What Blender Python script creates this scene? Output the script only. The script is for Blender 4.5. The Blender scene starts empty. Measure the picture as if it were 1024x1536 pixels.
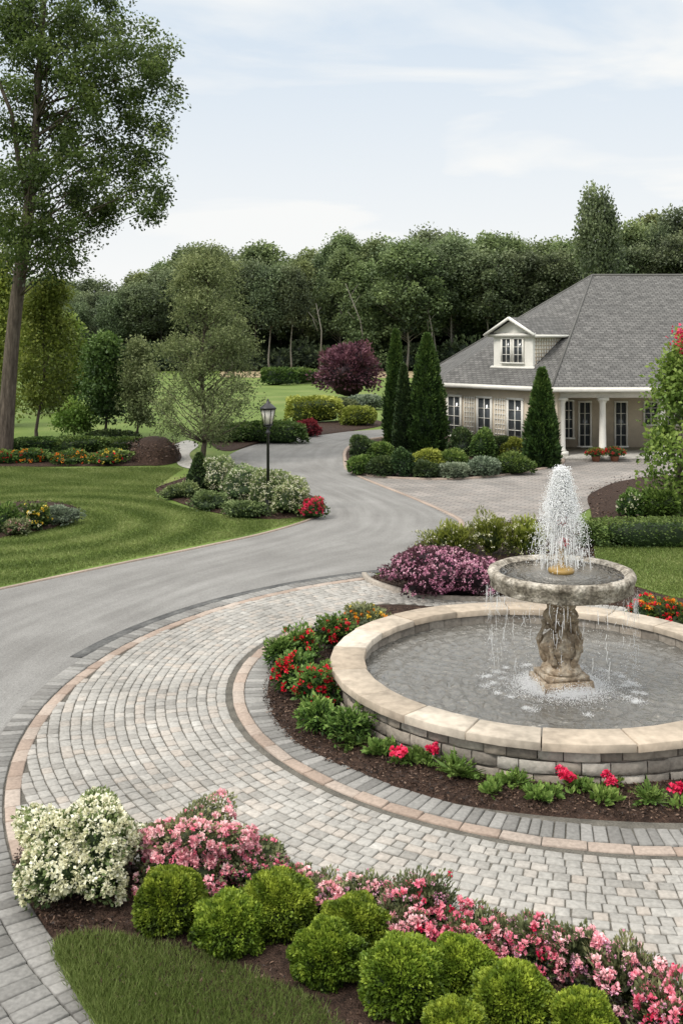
import bpy, math, random
import numpy as np
from mathutils import Vector
rng=np.random.default_rng(11); random.seed(5)
F=1500.0; HZ=510.0; CH=4.6
C=bpy.context.scene.collection
def G(px,py,z=0.0):
    d=F*(CH-z)/(py-HZ); return np.array([(px-512)/F*d,d,z])
def AT(px,py,d): return np.array([(px-512)/F*d,d,CH-(py-HZ)/F*d])
# ------------------------------------------------------------ materials
def newmat(name):
    m=bpy.data.materials.new(name); m.use_nodes=True
    nt=m.node_tree; nt.nodes.clear()
    out=nt.nodes.new('ShaderNodeOutputMaterial')
    return m,nt,out
def N(nt,t,**k):
    n=nt.nodes.new(t)
    for a,b in k.items():
        if a in n.inputs: n.inputs[a].default_value=b
        else: setattr(n,a,b)
    return n
def ramp(nt,stops,interp='LINEAR'):
    r=nt.nodes.new('ShaderNodeValToRGB'); cr=r.color_ramp; cr.interpolation=interp
    while len(cr.elements)<len(stops): cr.elements.new(.5)
    for e,(p,c) in zip(cr.elements,stops): e.position=p; e.color=(c[0],c[1],c[2],1)
    return r
def lk(nt,a,b): nt.links.new(a,b)
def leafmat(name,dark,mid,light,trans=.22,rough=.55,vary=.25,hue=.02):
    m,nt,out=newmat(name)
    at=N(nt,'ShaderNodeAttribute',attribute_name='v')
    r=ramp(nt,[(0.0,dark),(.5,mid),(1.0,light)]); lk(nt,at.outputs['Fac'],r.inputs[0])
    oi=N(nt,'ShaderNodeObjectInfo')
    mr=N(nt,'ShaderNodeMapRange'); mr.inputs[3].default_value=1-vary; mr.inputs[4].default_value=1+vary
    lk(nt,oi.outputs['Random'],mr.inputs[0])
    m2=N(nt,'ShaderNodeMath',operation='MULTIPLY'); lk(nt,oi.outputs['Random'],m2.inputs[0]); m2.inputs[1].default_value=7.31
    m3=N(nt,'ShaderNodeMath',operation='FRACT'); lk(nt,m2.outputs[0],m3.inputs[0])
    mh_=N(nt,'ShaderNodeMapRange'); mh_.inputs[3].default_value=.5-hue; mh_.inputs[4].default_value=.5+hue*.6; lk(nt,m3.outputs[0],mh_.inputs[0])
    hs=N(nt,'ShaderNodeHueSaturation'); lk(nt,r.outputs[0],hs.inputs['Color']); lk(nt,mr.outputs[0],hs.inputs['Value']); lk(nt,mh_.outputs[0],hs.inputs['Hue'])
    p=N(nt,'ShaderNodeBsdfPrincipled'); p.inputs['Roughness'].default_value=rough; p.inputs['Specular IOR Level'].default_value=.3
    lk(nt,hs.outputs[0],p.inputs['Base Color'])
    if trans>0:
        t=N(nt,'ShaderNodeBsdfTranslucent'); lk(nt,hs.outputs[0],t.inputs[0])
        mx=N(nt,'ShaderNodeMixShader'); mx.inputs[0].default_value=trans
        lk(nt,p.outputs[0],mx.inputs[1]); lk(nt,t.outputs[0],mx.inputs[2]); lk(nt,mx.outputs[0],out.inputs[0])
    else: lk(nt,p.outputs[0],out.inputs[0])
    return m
def noisemat(name,stops,scale=5,detail=8,bump=.3,bscale=None,rough=.85,spec=.2,stretch=(1,1,1),fine=.25,bdist=.02):
    m,nt,out=newmat(name)
    tc=N(nt,'ShaderNodeTexCoord'); mp=N(nt,'ShaderNodeMapping'); mp.inputs['Scale'].default_value=stretch
    lk(nt,tc.outputs['Object'],mp.inputs[0])
    n1=N(nt,'ShaderNodeTexNoise',Scale=scale,Detail=detail); lk(nt,mp.outputs[0],n1.inputs['Vector'])
    n2=N(nt,'ShaderNodeTexNoise',Scale=(bscale or scale*8),Detail=6); lk(nt,mp.outputs[0],n2.inputs['Vector'])
    r=ramp(nt,stops); lk(nt,n1.outputs['Fac'],r.inputs[0])
    mr=N(nt,'ShaderNodeMapRange'); mr.inputs[1].default_value=.3; mr.inputs[2].default_value=.7; mr.inputs[3].default_value=1-fine; mr.inputs[4].default_value=1+fine
    lk(nt,n2.outputs['Fac'],mr.inputs[0])
    hs=N(nt,'ShaderNodeHueSaturation'); lk(nt,r.outputs[0],hs.inputs['Color']); lk(nt,mr.outputs[0],hs.inputs['Value'])
    p=N(nt,'ShaderNodeBsdfPrincipled'); p.inputs['Roughness'].default_value=rough; p.inputs['Specular IOR Level'].default_value=spec
    lk(nt,hs.outputs[0],p.inputs['Base Color'])
    b=N(nt,'ShaderNodeBump',Strength=bump,Distance=bdist); lk(nt,n2.outputs['Fac'],b.inputs['Height']); lk(nt,b.outputs[0],p.inputs['Normal'])
    lk(nt,p.outputs[0],out.inputs[0])
    return m
def vstone(name,stops,nscale=25,bump=.5,rough=.85,fine=.3):
    m,nt,out=newmat(name)
    at=N(nt,'ShaderNodeAttribute',attribute_name='v')
    r=ramp(nt,stops,'LINEAR'); lk(nt,at.outputs['Fac'],r.inputs[0])
    tc=N(nt,'ShaderNodeTexCoord')
    n2=N(nt,'ShaderNodeTexNoise',Scale=nscale,Detail=7); lk(nt,tc.outputs['Object'],n2.inputs['Vector'])
    n3=N(nt,'ShaderNodeTexNoise',Scale=.7,Detail=4); lk(nt,tc.outputs['Object'],n3.inputs['Vector'])
    ad=N(nt,'ShaderNodeMath',operation='ADD'); lk(nt,n2.outputs['Fac'],ad.inputs[0]); lk(nt,n3.outputs['Fac'],ad.inputs[1])
    mr=N(nt,'ShaderNodeMapRange'); mr.inputs[1].default_value=.65; mr.inputs[2].default_value=1.35; mr.inputs[3].default_value=1-fine; mr.inputs[4].default_value=1+fine
    lk(nt,ad.outputs[0],mr.inputs[0])
    hs=N(nt,'ShaderNodeHueSaturation'); lk(nt,r.outputs[0],hs.inputs['Color']); lk(nt,mr.outputs[0],hs.inputs['Value'])
    p=N(nt,'ShaderNodeBsdfPrincipled'); p.inputs['Roughness'].default_value=rough; p.inputs['Specular IOR Level'].default_value=.25
    lk(nt,hs.outputs[0],p.inputs['Base Color'])
    b=N(nt,'ShaderNodeBump',Strength=bump,Distance=.01); lk(nt,n2.outputs['Fac'],b.inputs['Height']); lk(nt,b.outputs[0],p.inputs['Normal'])
    lk(nt,p.outputs[0],out.inputs[0])
    return m
def plain(name,col,rough=.6,spec=.3,metal=0,bump=0):
    return noisemat(name,[(.3,[c*.92 for c in col]),(.7,[min(1,c*1.06) for c in col])],scale=3,bump=bump,rough=rough,spec=spec,fine=.05)
M={}
M['box']=leafmat('boxwood_leaf',(.014,.030,.003),(.108,.172,.014),(.32,.40,.045),trans=.22,hue=.008,vary=.12)
M['green']=leafmat('shrub_leaf',(.016,.038,.009),(.075,.14,.028),(.20,.28,.07))
M['fern']=leafmat('fern_leaf',(.02,.05,.01),(.10,.19,.035),(.25,.36,.09),hue=.01)
M['dgreen']=leafmat('dark_shrub_leaf',(.010,.021,.009),(.043,.08,.026),(.105,.155,.048),trans=.15)
M['conif']=leafmat('arborvitae_leaf',(.012,.028,.008),(.05,.098,.021),(.13,.195,.042),trans=.12,hue=.005)
M['ygreen']=leafmat('yellow_shrub_leaf',(.03,.05,.008),(.19,.23,.03),(.40,.43,.10),hue=.01)
M['silver']=leafmat('silver_leaf',(.04,.055,.035),(.14,.18,.115),(.30,.35,.24))
M['lightleaf']=leafmat('light_green_leaf',(.03,.055,.02),(.13,.19,.065),(.30,.37,.16))
M['olive']=leafmat('olive_leaf',(.03,.045,.015),(.12,.14,.06),(.28,.30,.14))
M['purple']=leafmat('plum_leaf',(.022,.010,.014),(.095,.035,.05),(.20,.09,.11),hue=.005)
M['redleaf']=leafmat('red_shrub_leaf',(.03,.006,.008),(.16,.02,.03),(.34,.06,.07),hue=.005)
M['tree_big']=leafmat('tall_tree_leaf',(.022,.043,.010),(.095,.15,.032),(.25,.325,.085),trans=.38)
M['tree_y']=leafmat('yellow_tree_leaf',(.05,.07,.010),(.18,.235,.038),(.38,.42,.09),trans=.38)
M['tree_b']=leafmat('feathery_tree_leaf',(.055,.08,.03),(.17,.215,.085),(.35,.40,.18),trans=.38)
M['tree_f']=leafmat('fresh_tree_leaf',(.035,.062,.012),(.115,.19,.034),(.27,.36,.08),trans=.38)
M['tree_d']=leafmat('dark_tree_leaf',(.016,.032,.010),(.065,.115,.028),(.16,.23,.055))
M['forest']=leafmat('woodland_leaf',(.032,.048,.026),(.11,.152,.062),(.25,.315,.125),trans=.3,vary=.2,hue=.025)  # paler leaf colour with distance haze mixed in
M['forest_n']=leafmat('woodland_haze_leaf',(.032,.046,.029),(.10,.135,.068),(.215,.27,.13),trans=.28,vary=.2,hue=.02)  # aerial haze put into the colour: duller, less saturated leaves
M['bark']=noisemat('bark',[(.3,(.055,.043,.034)),(.7,(.155,.125,.10))],scale=4,bump=1,bscale=14,stretch=(3,3,.4),bdist=.06)
M['palebark']=noisemat('pale_bark',[(.3,(.13,.12,.10)),(.7,(.27,.25,.22))],scale=4,bump=.4,stretch=(3,3,.5))
M['whitef']=leafmat('white_petal',(.42,.42,.20),(.76,.74,.52),(.93,.91,.78),trans=.15,vary=.05,hue=0)
M['pinkf']=leafmat('pink_petal',(.50,.12,.19),(.84,.36,.42),(.96,.70,.70),trans=.15,vary=.06,hue=0)
M['pink2']=leafmat('rose_petal',(.42,.04,.10),(.78,.17,.27),(.93,.48,.53),trans=.15,vary=.08,hue=0)
M['mauve']=leafmat('mauve_petal',(.24,.06,.14),(.60,.25,.38),(.84,.54,.62),trans=.15,vary=.08,hue=0)
M['redf']=leafmat('red_petal',(.25,.003,.010),(.66,.008,.028),(.86,.035,.07),trans=.12,vary=.1,hue=0)
M['crimf']=leafmat('crimson_petal',(.25,.003,.02),(.62,.01,.07),(.85,.08,.18),trans=.12,vary=.1,hue=0)
M['oranf']=leafmat('orange_petal',(.5,.06,.005),(.8,.2,.01),(.9,.45,.03),trans=.12,vary=.05,hue=0)
M['yelf']=leafmat('yellow_petal',(.6,.3,.01),(.85,.6,.04),(.95,.8,.2),trans=.12,vary=.05,hue=0)
def grassmat():
    m,nt,out=newmat('lawn_grass')
    g=N(nt,'ShaderNodeNewGeometry')
    n1=N(nt,'ShaderNodeTexNoise',Scale=.25,Detail=6); lk(nt,g.outputs['Position'],n1.inputs['Vector'])
    n2=N(nt,'ShaderNodeTexNoise',Scale=18,Detail=8); lk(nt,g.outputs['Position'],n2.inputs['Vector'])
    r=ramp(nt,[(.3,(.085,.132,.026)),(.55,(.125,.175,.042)),(.75,(.19,.21,.07))]); lk(nt,n1.outputs['Fac'],r.inputs[0])
    c=G(30,790)
    ds=N(nt,'ShaderNodeVectorMath',operation='DISTANCE'); lk(nt,g.outputs['Position'],ds.inputs[0]); ds.inputs[1].default_value=tuple(c)
    mu=N(nt,'ShaderNodeMath',operation='MULTIPLY'); lk(nt,ds.outputs['Value'],mu.inputs[0]); mu.inputs[1].default_value=5.2
    sn=N(nt,'ShaderNodeMath',operation='SINE'); lk(nt,mu.outputs[0],sn.inputs[0])
    fade=N(nt,'ShaderNodeMapRange'); fade.inputs[1].default_value=9; fade.inputs[2].default_value=4; fade.inputs[3].default_value=0; fade.inputs[4].default_value=.22
    lk(nt,ds.outputs['Value'],fade.inputs[0])
    am=N(nt,'ShaderNodeMath',operation='MULTIPLY'); lk(nt,sn.outputs[0],am.inputs[0]); lk(nt,fade.outputs[0],am.inputs[1])
    mr=N(nt,'ShaderNodeMapRange'); mr.inputs[1].default_value=.3; mr.inputs[2].default_value=.7; mr.inputs[3].default_value=.6; mr.inputs[4].default_value=1.4
    lk(nt,n2.outputs['Fac'],mr.inputs[0])
    ad=N(nt,'ShaderNodeMath',operation='ADD'); lk(nt,mr.outputs[0],ad.inputs[0]); lk(nt,am.outputs[0],ad.inputs[1])
    hs=N(nt,'ShaderNodeHueSaturation'); lk(nt,r.outputs[0],hs.inputs['Color']); lk(nt,ad.outputs[0],hs.inputs['Value'])
    p=N(nt,'ShaderNodeBsdfPrincipled',Roughness=.8); p.inputs['Specular IOR Level'].default_value=.15
    lk(nt,hs.outputs[0],p.inputs['Base Color'])
    b=N(nt,'ShaderNodeBump',Strength=.8,Distance=.03); lk(nt,n2.outputs['Fac'],b.inputs['Height']); lk(nt,b.outputs[0],p.inputs['Normal'])
    lk(nt,p.outputs[0],out.inputs[0]); return m
M['lawn']=grassmat()
M['blade']=leafmat('grass_blade',(.075,.115,.022),(.155,.205,.052),(.31,.345,.13),trans=.25,vary=0,hue=0)
def asphalt():
    m,nt,out=newmat('asphalt')
    tc=N(nt,'ShaderNodeTexCoord'); g=N(nt,'ShaderNodeNewGeometry')
    mp=N(nt,'ShaderNodeMapping'); mp.inputs['Scale'].default_value=(8,.2,1); lk(nt,tc.outputs['UV'],mp.inputs[0])
    n1=N(nt,'ShaderNodeTexNoise',Scale=1.6,Detail=6); lk(nt,mp.outputs[0],n1.inputs['Vector'])
    n2=N(nt,'ShaderNodeTexNoise',Scale=60,Detail=6,Roughness=.7); lk(nt,g.outputs['Position'],n2.inputs['Vector'])
    n3=N(nt,'ShaderNodeTexNoise',Scale=.55,Detail=9,Roughness=.6); lk(nt,g.outputs['Position'],n3.inputs['Vector'])
    r=ramp(nt,[(.30,(.155,.150,.142)),(.5,(.208,.203,.193)),(.68,(.265,.26,.248))]); 
    mx=N(nt,'ShaderNodeMix'); mx.data_type='FLOAT'; mx.inputs[0].default_value=.5
    lk(nt,n1.outputs['Fac'],mx.inputs[2]); lk(nt,n3.outputs['Fac'],mx.inputs[3]); lk(nt,mx.outputs[0],r.inputs[0])
    mr=N(nt,'ShaderNodeMapRange'); mr.inputs[1].default_value=.3; mr.inputs[2].default_value=.7; mr.inputs[3].default_value=.62; mr.inputs[4].default_value=1.38
    lk(nt,n2.outputs['Fac'],mr.inputs[0])
    hs=N(nt,'ShaderNodeHueSaturation'); lk(nt,r.outputs[0],hs.inputs['Color']); lk(nt,mr.outputs[0],hs.inputs['Value'])
    p=N(nt,'ShaderNodeBsdfPrincipled',Roughness=.85); p.inputs['Specular IOR Level'].default_value=.12
    lk(nt,hs.outputs[0],p.inputs['Base Color'])
    b=N(nt,'ShaderNodeBump',Strength=.7,Distance=.012); lk(nt,n2.outputs['Fac'],b.inputs['Height']); lk(nt,b.outputs[0],p.inputs['Normal'])
    lk(nt,p.outputs[0],out.inputs[0]); return m
M['asphalt']=asphalt()
M['tar']=noisemat('dark_gutter',[(.3,(.06,.06,.06)),(.7,(.13,.13,.125))],scale=3,bump=.3)
M['joint']=noisemat('paver_joint_sand',[(.3,(.075,.07,.06)),(.7,(.14,.13,.11))],scale=6,bump=.4)
M['mulch']=noisemat('bark_mulch',[(.3,(.022,.013,.009)),(.7,(.075,.045,.032))],scale=14,bump=1,bscale=60,fine=.5,bdist=.04)
M['chip']=leafmat('bark_chip',(.012,.007,.005),(.065,.037,.025),(.20,.13,.09),trans=0,vary=0,hue=0)
M['paver']=vstone('court_paver',[(0,(.235,.223,.203)),(.3,(.295,.284,.262)),(.6,(.332,.320,.295)),(.8,(.345,.310,.272)),(1,(.395,.385,.358))])
M['greyband']=vstone('grey_border_paver',[(0,(.15,.145,.136)),(.5,(.205,.20,.188)),(1,(.27,.262,.247))])
M['redband']=vstone('red_border_paver',[(0,(.27,.208,.168)),(.5,(.33,.262,.215)),(1,(.37,.315,.27))])
M['coping']=vstone('coping_stone',[(0,(.32,.262,.20)),(.5,(.42,.358,.285)),(1,(.48,.43,.36))],nscale=9,bump=.6,fine=.35)
M['block']=vstone('wall_block',[(0,(.18,.155,.128)),(.4,(.30,.27,.232)),(.7,(.36,.31,.255)),(1,(.45,.42,.37))],nscale=18,bump=1,fine=.35)
M['fstone']=noisemat('fountain_stone',[(.3,(.10,.085,.065)),(.5,(.29,.26,.215)),(.7,(.48,.44,.38))],scale=7,bump=.8,bscale=28,fine=.4,bdist=.03)
M['wstone']=noisemat('warm_stone',[(.3,(.14,.10,.065)),(.5,(.33,.26,.185)),(.72,(.48,.42,.335))],scale=7,bump=.9,bscale=24,fine=.4,bdist=.03)
def brickfloor(name,c1,c2,mort,scale,bw,rh):
    m,nt,out=newmat(name)
    tc=N(nt,'ShaderNodeTexCoord'); mp=N(nt,'ShaderNodeMapping'); mp.inputs['Rotation'].default_value=(0,0,.5); lk(nt,tc.outputs['Object'],mp.inputs[0])
    b=N(nt,'ShaderNodeTexBrick'); b.inputs['Color1'].default_value=(*c1,1); b.inputs['Color2'].default_value=(*c2,1); b.inputs['Mortar'].default_value=(*mort,1)
    b.inputs['Scale'].default_value=scale; b.inputs['Brick Width'].default_value=bw; b.inputs['Row Height'].default_value=rh; b.inputs['Mortar Size'].default_value=.014
    lk(nt,mp.outputs[0],b.inputs['Vector'])
    n=N(nt,'ShaderNodeTexNoise',Scale=.8,Detail=6); lk(nt,tc.outputs['Object'],n.inputs['Vector'])
    mr=N(nt,'ShaderNodeMapRange'); mr.inputs[1].default_value=.3; mr.inputs[2].default_value=.7; mr.inputs[3].default_value=.8; mr.inputs[4].default_value=1.2; lk(nt,n.outputs['Fac'],mr.inputs[0])
    hs=N(nt,'ShaderNodeHueSaturation'); lk(nt,b.outputs[0],hs.inputs['Color']); lk(nt,mr.outputs[0],hs.inputs['Value'])
    p=N(nt,'ShaderNodeBsdfPrincipled',Roughness=.9); lk(nt,hs.outputs[0],p.inputs['Base Color']); p.inputs['Specular IOR Level'].default_value=.15; lk(nt,p.outputs[0],out.inputs[0]); return m
M['farpaver']=brickfloor('far_paver',(.285,.258,.235),(.215,.203,.19),(.13,.12,.11),1,.36,.18)
def roofmat():
    m,nt,out=newmat('roof_shingle')
    tc=N(nt,'ShaderNodeTexCoord')
    b=N(nt,'ShaderNodeTexBrick'); b.inputs['Color1'].default_value=(.165,.161,.154,1); b.inputs['Color2'].default_value=(.112,.11,.106,1); b.inputs['Mortar'].default_value=(.06,.059,.057,1)
    b.inputs['Scale'].default_value=1; b.inputs['Brick Width'].default_value=.24; b.inputs['Row Height'].default_value=.14; b.inputs['Mortar Size'].default_value=.014; b.inputs['Bias'].default_value=0
    lk(nt,tc.outputs['UV'],b.inputs['Vector'])
    n=N(nt,'ShaderNodeTexNoise',Scale=3,Detail=8); lk(nt,tc.outputs['UV'],n.inputs['Vector'])
    mr=N(nt,'ShaderNodeMapRange'); mr.inputs[1].default_value=.3; mr.inputs[2].default_value=.7; mr.inputs[3].default_value=.78; mr.inputs[4].default_value=1.22; lk(nt,n.outputs['Fac'],mr.inputs[0])
    hs=N(nt,'ShaderNodeHueSaturation'); lk(nt,b.outputs[0],hs.inputs['Color']); lk(nt,mr.outputs[0],hs.inputs['Value'])
    p=N(nt,'ShaderNodeBsdfPrincipled',Roughness=.9); lk(nt,hs.outputs[0],p.inputs['Base Color']); p.inputs['Specular IOR Level'].default_value=.15
    bu=N(nt,'ShaderNodeBump',Strength=.7,Distance=.025); lk(nt,b.outputs['Fac'],bu.inputs['Height']); bu.invert=True; lk(nt,bu.outputs[0],p.inputs['Normal'])
    lk(nt,p.outputs[0],out.inputs[0]); return m
M['roof']=roofmat()
M['cap']=plain('ridge_shingle',(.13,.127,.12),.9,.1)
M['white']=plain('white_paint',(.76,.74,.68),.5)
M['wall']=plain('cream_wall',(.58,.50,.39),.8)
M['glass']=plain('window_glass',(.045,.052,.058),.08,.6)
M['black']=plain('black_metal',(.012,.012,.013),.4,.5)
M['lampglass']=plain('lamp_glass',(.60,.57,.50),.15,.5)
M['bronze']=plain('bronze',(.35,.22,.06),.35,.6)
M['concrete']=noisemat('concrete',[(.3,(.33,.32,.29)),(.7,(.44,.42,.385))],scale=2,bump=.2)
M['field']=noisemat('dry_field',[(.3,(.22,.17,.10)),(.7,(.34,.28,.17))],scale=.3,bump=.2)
M['backing_hill']=noisemat('woodland_backing',[(.3,(.015,.024,.012)),(.7,(.04,.062,.027))],scale=.15,bump=.5)
M['terra']=plain('terracotta',(.30,.13,.08),.8)
def watermat(name,base,met):
    m,nt,out=newmat(name)
    g=N(nt,'ShaderNodeNewGeometry')
    n=N(nt,'ShaderNodeTexNoise',Scale=8,Detail=5); n.inputs['Distortion'].default_value=1.5; lk(nt,g.outputs['Position'],n.inputs['Vector'])
    p=N(nt,'ShaderNodeBsdfPrincipled',Roughness=.05); p.inputs['Base Color'].default_value=(*base,1); p.inputs['IOR'].default_value=1.4; p.inputs['Specular IOR Level'].default_value=.8; p.inputs['Metallic'].default_value=met
    b=N(nt,'ShaderNodeBump',Strength=1.0,Distance=.05); lk(nt,n.outputs['Fac'],b.inputs['Height']); lk(nt,b.outputs[0],p.inputs['Normal'])
    lk(nt,p.outputs[0],out.inputs[0]); return m
M['water']=watermat('pool_water',(.17,.162,.145),.34)
def spraymat():
    m,nt,out=newmat('water_spray')
    p=N(nt,'ShaderNodeBsdfPrincipled',Roughness=.15); p.inputs['Base Color'].default_value=(.95,.96,.97,1)
    tr=N(nt,'ShaderNodeBsdfTransparent'); mx=N(nt,'ShaderNodeMixShader'); mx.inputs[0].default_value=.25
    lk(nt,p.outputs[0],mx.inputs[1]); lk(nt,tr.outputs[0],mx.inputs[2]); lk(nt,mx.outputs[0],out.inputs[0]); return m
M['spray']=spraymat()
# ------------------------------------------------------------ mesh helpers
ORG={}
def empty(name,loc,label,cat,group=None):
    o=bpy.data.objects.new(name,None); C.objects.link(o); o.location=[float(a) for a in loc]; o.empty_display_size=.2
    o['label']=label; o['category']=cat
    if group: o['group']=group
    ORG[o.name]=np.array(loc,float); return o
class MB:
    def __init__(s): s.V=[];s.F=[];s.A=[];s.n=0
    def add(s,v,f,a=.5):
        v=np.asarray(v,float).reshape(-1,3); s.V.append(v)
        if isinstance(f,np.ndarray): s.F.append(f+s.n)
        else:
            by={}
            for q in f: by.setdefault(len(q),[]).append(q)
            for k,l in by.items(): s.F.append(np.array(l)+s.n)
        a=np.asarray(a,float)
        s.A.append(np.full(len(v),float(a)) if a.ndim==0 else a); s.n+=len(v); return s
    def box(s,c,sz,rz=0,a=.5,taper=1):
        x,y,z=[q/2 for q in sz]; P=[]
        for dz,t in ((-z,1),(z,taper)):
            for dx,dy in ((-x,-y),(x,-y),(x,y),(-x,y)):
                P.append([(dx*math.cos(rz)-dy*math.sin(rz))*t+c[0],(dx*math.sin(rz)+dy*math.cos(rz))*t+c[1],dz+c[2]])
        return s.add(P,[(3,2,1,0),(4,5,6,7),(0,1,5,4),(1,2,6,5),(2,3,7,6),(3,0,4,7)],a)
    def tube(s,path,rad,n=8,a=.5,cap=True):
        path=[Vector(p) for p in path]; m=len(path)
        if not hasattr(rad,'__len__'): rad=[rad]*m
        P=[];up=Vector((.13,.29,.95)).normalized()
        for i,p in enumerate(path):
            t=(path[min(i+1,m-1)]-path[max(i-1,0)])
            t=t.normalized() if t.length>1e-9 else Vector((0,0,1))
            u=t.cross(up)
            if u.length<.05: u=t.cross(Vector((1,0,0)))
            u.normalize(); w=t.cross(u)
            for k in range(n):
                an=2*math.pi*k/n; P.append(p+(u*math.cos(an)+w*math.sin(an))*rad[i])
        f=[(i*n+k,i*n+(k+1)%n,(i+1)*n+(k+1)%n,(i+1)*n+k) for i in range(m-1) for k in range(n)]
        if cap: f+= [tuple(range(n))[::-1], tuple((m-1)*n+k for k in range(n))]
        return s.add(P,f,a)
    def lathe(s,c,prof,n=32,a=.5,wob=None,cap=True):
        P=[];m=len(prof)
        for r,z in prof:
            for k in range(n):
                an=2*math.pi*k/n; rr=r*(1+(wob(an,z) if wob else 0)); P.append((c[0]+rr*math.cos(an),c[1]+rr*math.sin(an),c[2]+z))
        f=[(i*n+k,i*n+(k+1)%n,(i+1)*n+(k+1)%n,(i+1)*n+k) for i in range(m-1) for k in range(n)]
        if cap and prof[0][0]>1e-4: f.append(tuple(range(n))[::-1])
        if cap and prof[-1][0]>1e-4: f.append(tuple((m-1)*n+k for k in range(n)))
        return s.add(P,f,a)
    def build(s,name,mat,parent=None,smooth=False,org=None,label=None,cat=None,kind=None,group=None,uv=None,world=True):
        V=np.concatenate(s.V) if s.V else np.zeros((0,3)); A=np.concatenate(s.A)
        o0=None
        if parent is not None:
            r=parent
            while r.parent: r=r.parent
            o0=ORG.get(r.name)
        if o0 is None: o0=np.zeros(3) if org is None else np.array(org,float)
        if world: V=V-o0
        me=bpy.data.meshes.new(name)
        me.vertices.add(len(V)); me.vertices.foreach_set('co',V.astype(np.float32).ravel())
        lo=np.concatenate([f.ravel() for f in s.F]); sz=np.concatenate([np.full(len(f),f.shape[1]) for f in s.F])
        me.loops.add(len(lo)); me.loops.foreach_set('vertex_index',lo.astype(np.int32))
        me.polygons.add(len(sz)); st=np.zeros(len(sz),np.int32); st[1:]=np.cumsum(sz)[:-1]
        me.polygons.foreach_set('loop_start',st)
        if smooth: me.polygons.foreach_set('use_smooth',np.ones(len(sz),bool))
        me.update(calc_edges=True)
        at=me.attributes.new('v','FLOAT','POINT'); at.data.foreach_set('value',A.astype(np.float32))
        if uv is not None:
            l=me.uv_layers.new(name='UVMap'); l.data.foreach_set('uv',np.asarray(uv,np.float32)[lo].ravel())
        me.materials.append(mat)
        o=bpy.data.objects.new(name,me); C.objects.link(o)
        if parent is not None: o.parent=parent
        else: o.location=[float(q) for q in o0] if world else (0,0,0)
        if label: o['label']=label
        if cat: o['category']=cat
        if kind: o['kind']=kind
        if group: o['group']=group
        return o
def nrm(a): return a/np.maximum(np.linalg.norm(a,axis=-1,keepdims=True),1e-9)
def runit(n): return nrm(rng.normal(size=(n,3)))
def leaf_geo(P,A,Nn,L,W,fold=.12):
    n=len(P); A=nrm(A); B=nrm(np.cross(A,Nn)); Nn=np.cross(B,A)
    L=np.broadcast_to(np.asarray(L,float).reshape(-1,1),(n,1)); W=np.broadcast_to(np.asarray(W,float).reshape(-1,1),(n,1))
    v=np.stack([P,P+A*L*.5+B*W*.5+Nn*fold*L,P+A*L,P+A*L*.5-B*W*.5+Nn*fold*L],1).reshape(-1,3)
    return v,np.arange(4*n).reshape(n,4)
def add_leaves(mb,P,A,L,W,a,fold=.12):
    n=len(P)
    if n==0: return
    v,f=leaf_geo(P,A,runit(n),L,W,fold); mb.add(v,f,np.repeat(np.broadcast_to(a,(n,)),4))
def pompons(mb,Cn,r,k,up=None):
    m=len(Cn); r=np.broadcast_to(np.asarray(r,float),(m,)); D=runit(m*k)
    if up is not None: D=nrm(D+np.repeat(up,k,0)*.9)
    c=np.repeat(Cn,k,0); rr=np.repeat(r,k)[:,None]
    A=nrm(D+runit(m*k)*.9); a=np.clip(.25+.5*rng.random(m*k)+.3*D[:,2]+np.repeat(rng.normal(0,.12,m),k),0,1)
    add_leaves(mb,c+D*rr*.35,A,rr[:,0]*.75,rr[:,0]*.6,a,.18)
def crcurve(pts,n=8,closed=False):
    P=[np.array(p,float) for p in pts]; m=len(P); out=[]
    rng_=range(m) if closed else range(m-1)
    for i in rng_:
        p0=P[(i-1)%m] if closed or i>0 else P[0]; p1=P[i]; p2=P[(i+1)%m]; p3=P[(i+2)%m] if closed or i+2<m else P[-1]
        for k in range(n):
            t=k/n; out.append(.5*((2*p1)+(-p0+p2)*t+(2*p0-5*p1+4*p2-p3)*t*t+(-p0+3*p1-3*p2+p3)*t**3))
    if not closed: out.append(P[-1])
    return np.array(out)
def gpoly(px,closed=True,n=6): return crcurve([G(*p) for p in px],n,closed)
def inpoly(x,y,poly):
    x=np.atleast_1d(x);y=np.atleast_1d(y); r=np.zeros(len(x),bool); j=len(poly)-1
    for i in range(len(poly)):
        xi,yi=poly[i][:2]; xj,yj=poly[j][:2]
        c=((yi>y)!=(yj>y))
        with np.errstate(divide='ignore',invalid='ignore'): xc=(xj-xi)*(y-yi)/(yj-yi+1e-12)+xi
        r^=c&(x<xc); j=i
    return r
def sheet(name,px,z,mat,n=6):
    P=gpoly(px,True,n); P=P.copy(); P[:,2]=z
    b=MB(); b.add(P,[tuple(range(len(P)))]); return b.build(name,mat,kind='structure')
def ribbon(name,P,w,z,h,mat,kind='structure'):
    P=np.asarray(P)[:,:2]; T=np.gradient(P,axis=0); T/=np.linalg.norm(T,axis=1,keepdims=True); Nn=np.stack([-T[:,1],T[:,0]],1)
    a=P+Nn*w/2; c=P-Nn*w/2; n=len(P)
    V=np.concatenate([np.c_[a,np.full(n,z)],np.c_[a,np.full(n,z+h)],np.c_[c,np.full(n,z+h)],np.c_[c,np.full(n,z)]])
    f=[]
    for i in range(n-1):
        for k in range(3): f.append((k*n+i,k*n+i+1,(k+1)*n+i+1,(k+1)*n+i))
    b=MB(); b.add(V,f,.5); return b.build(name,mat,kind=kind)
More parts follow.
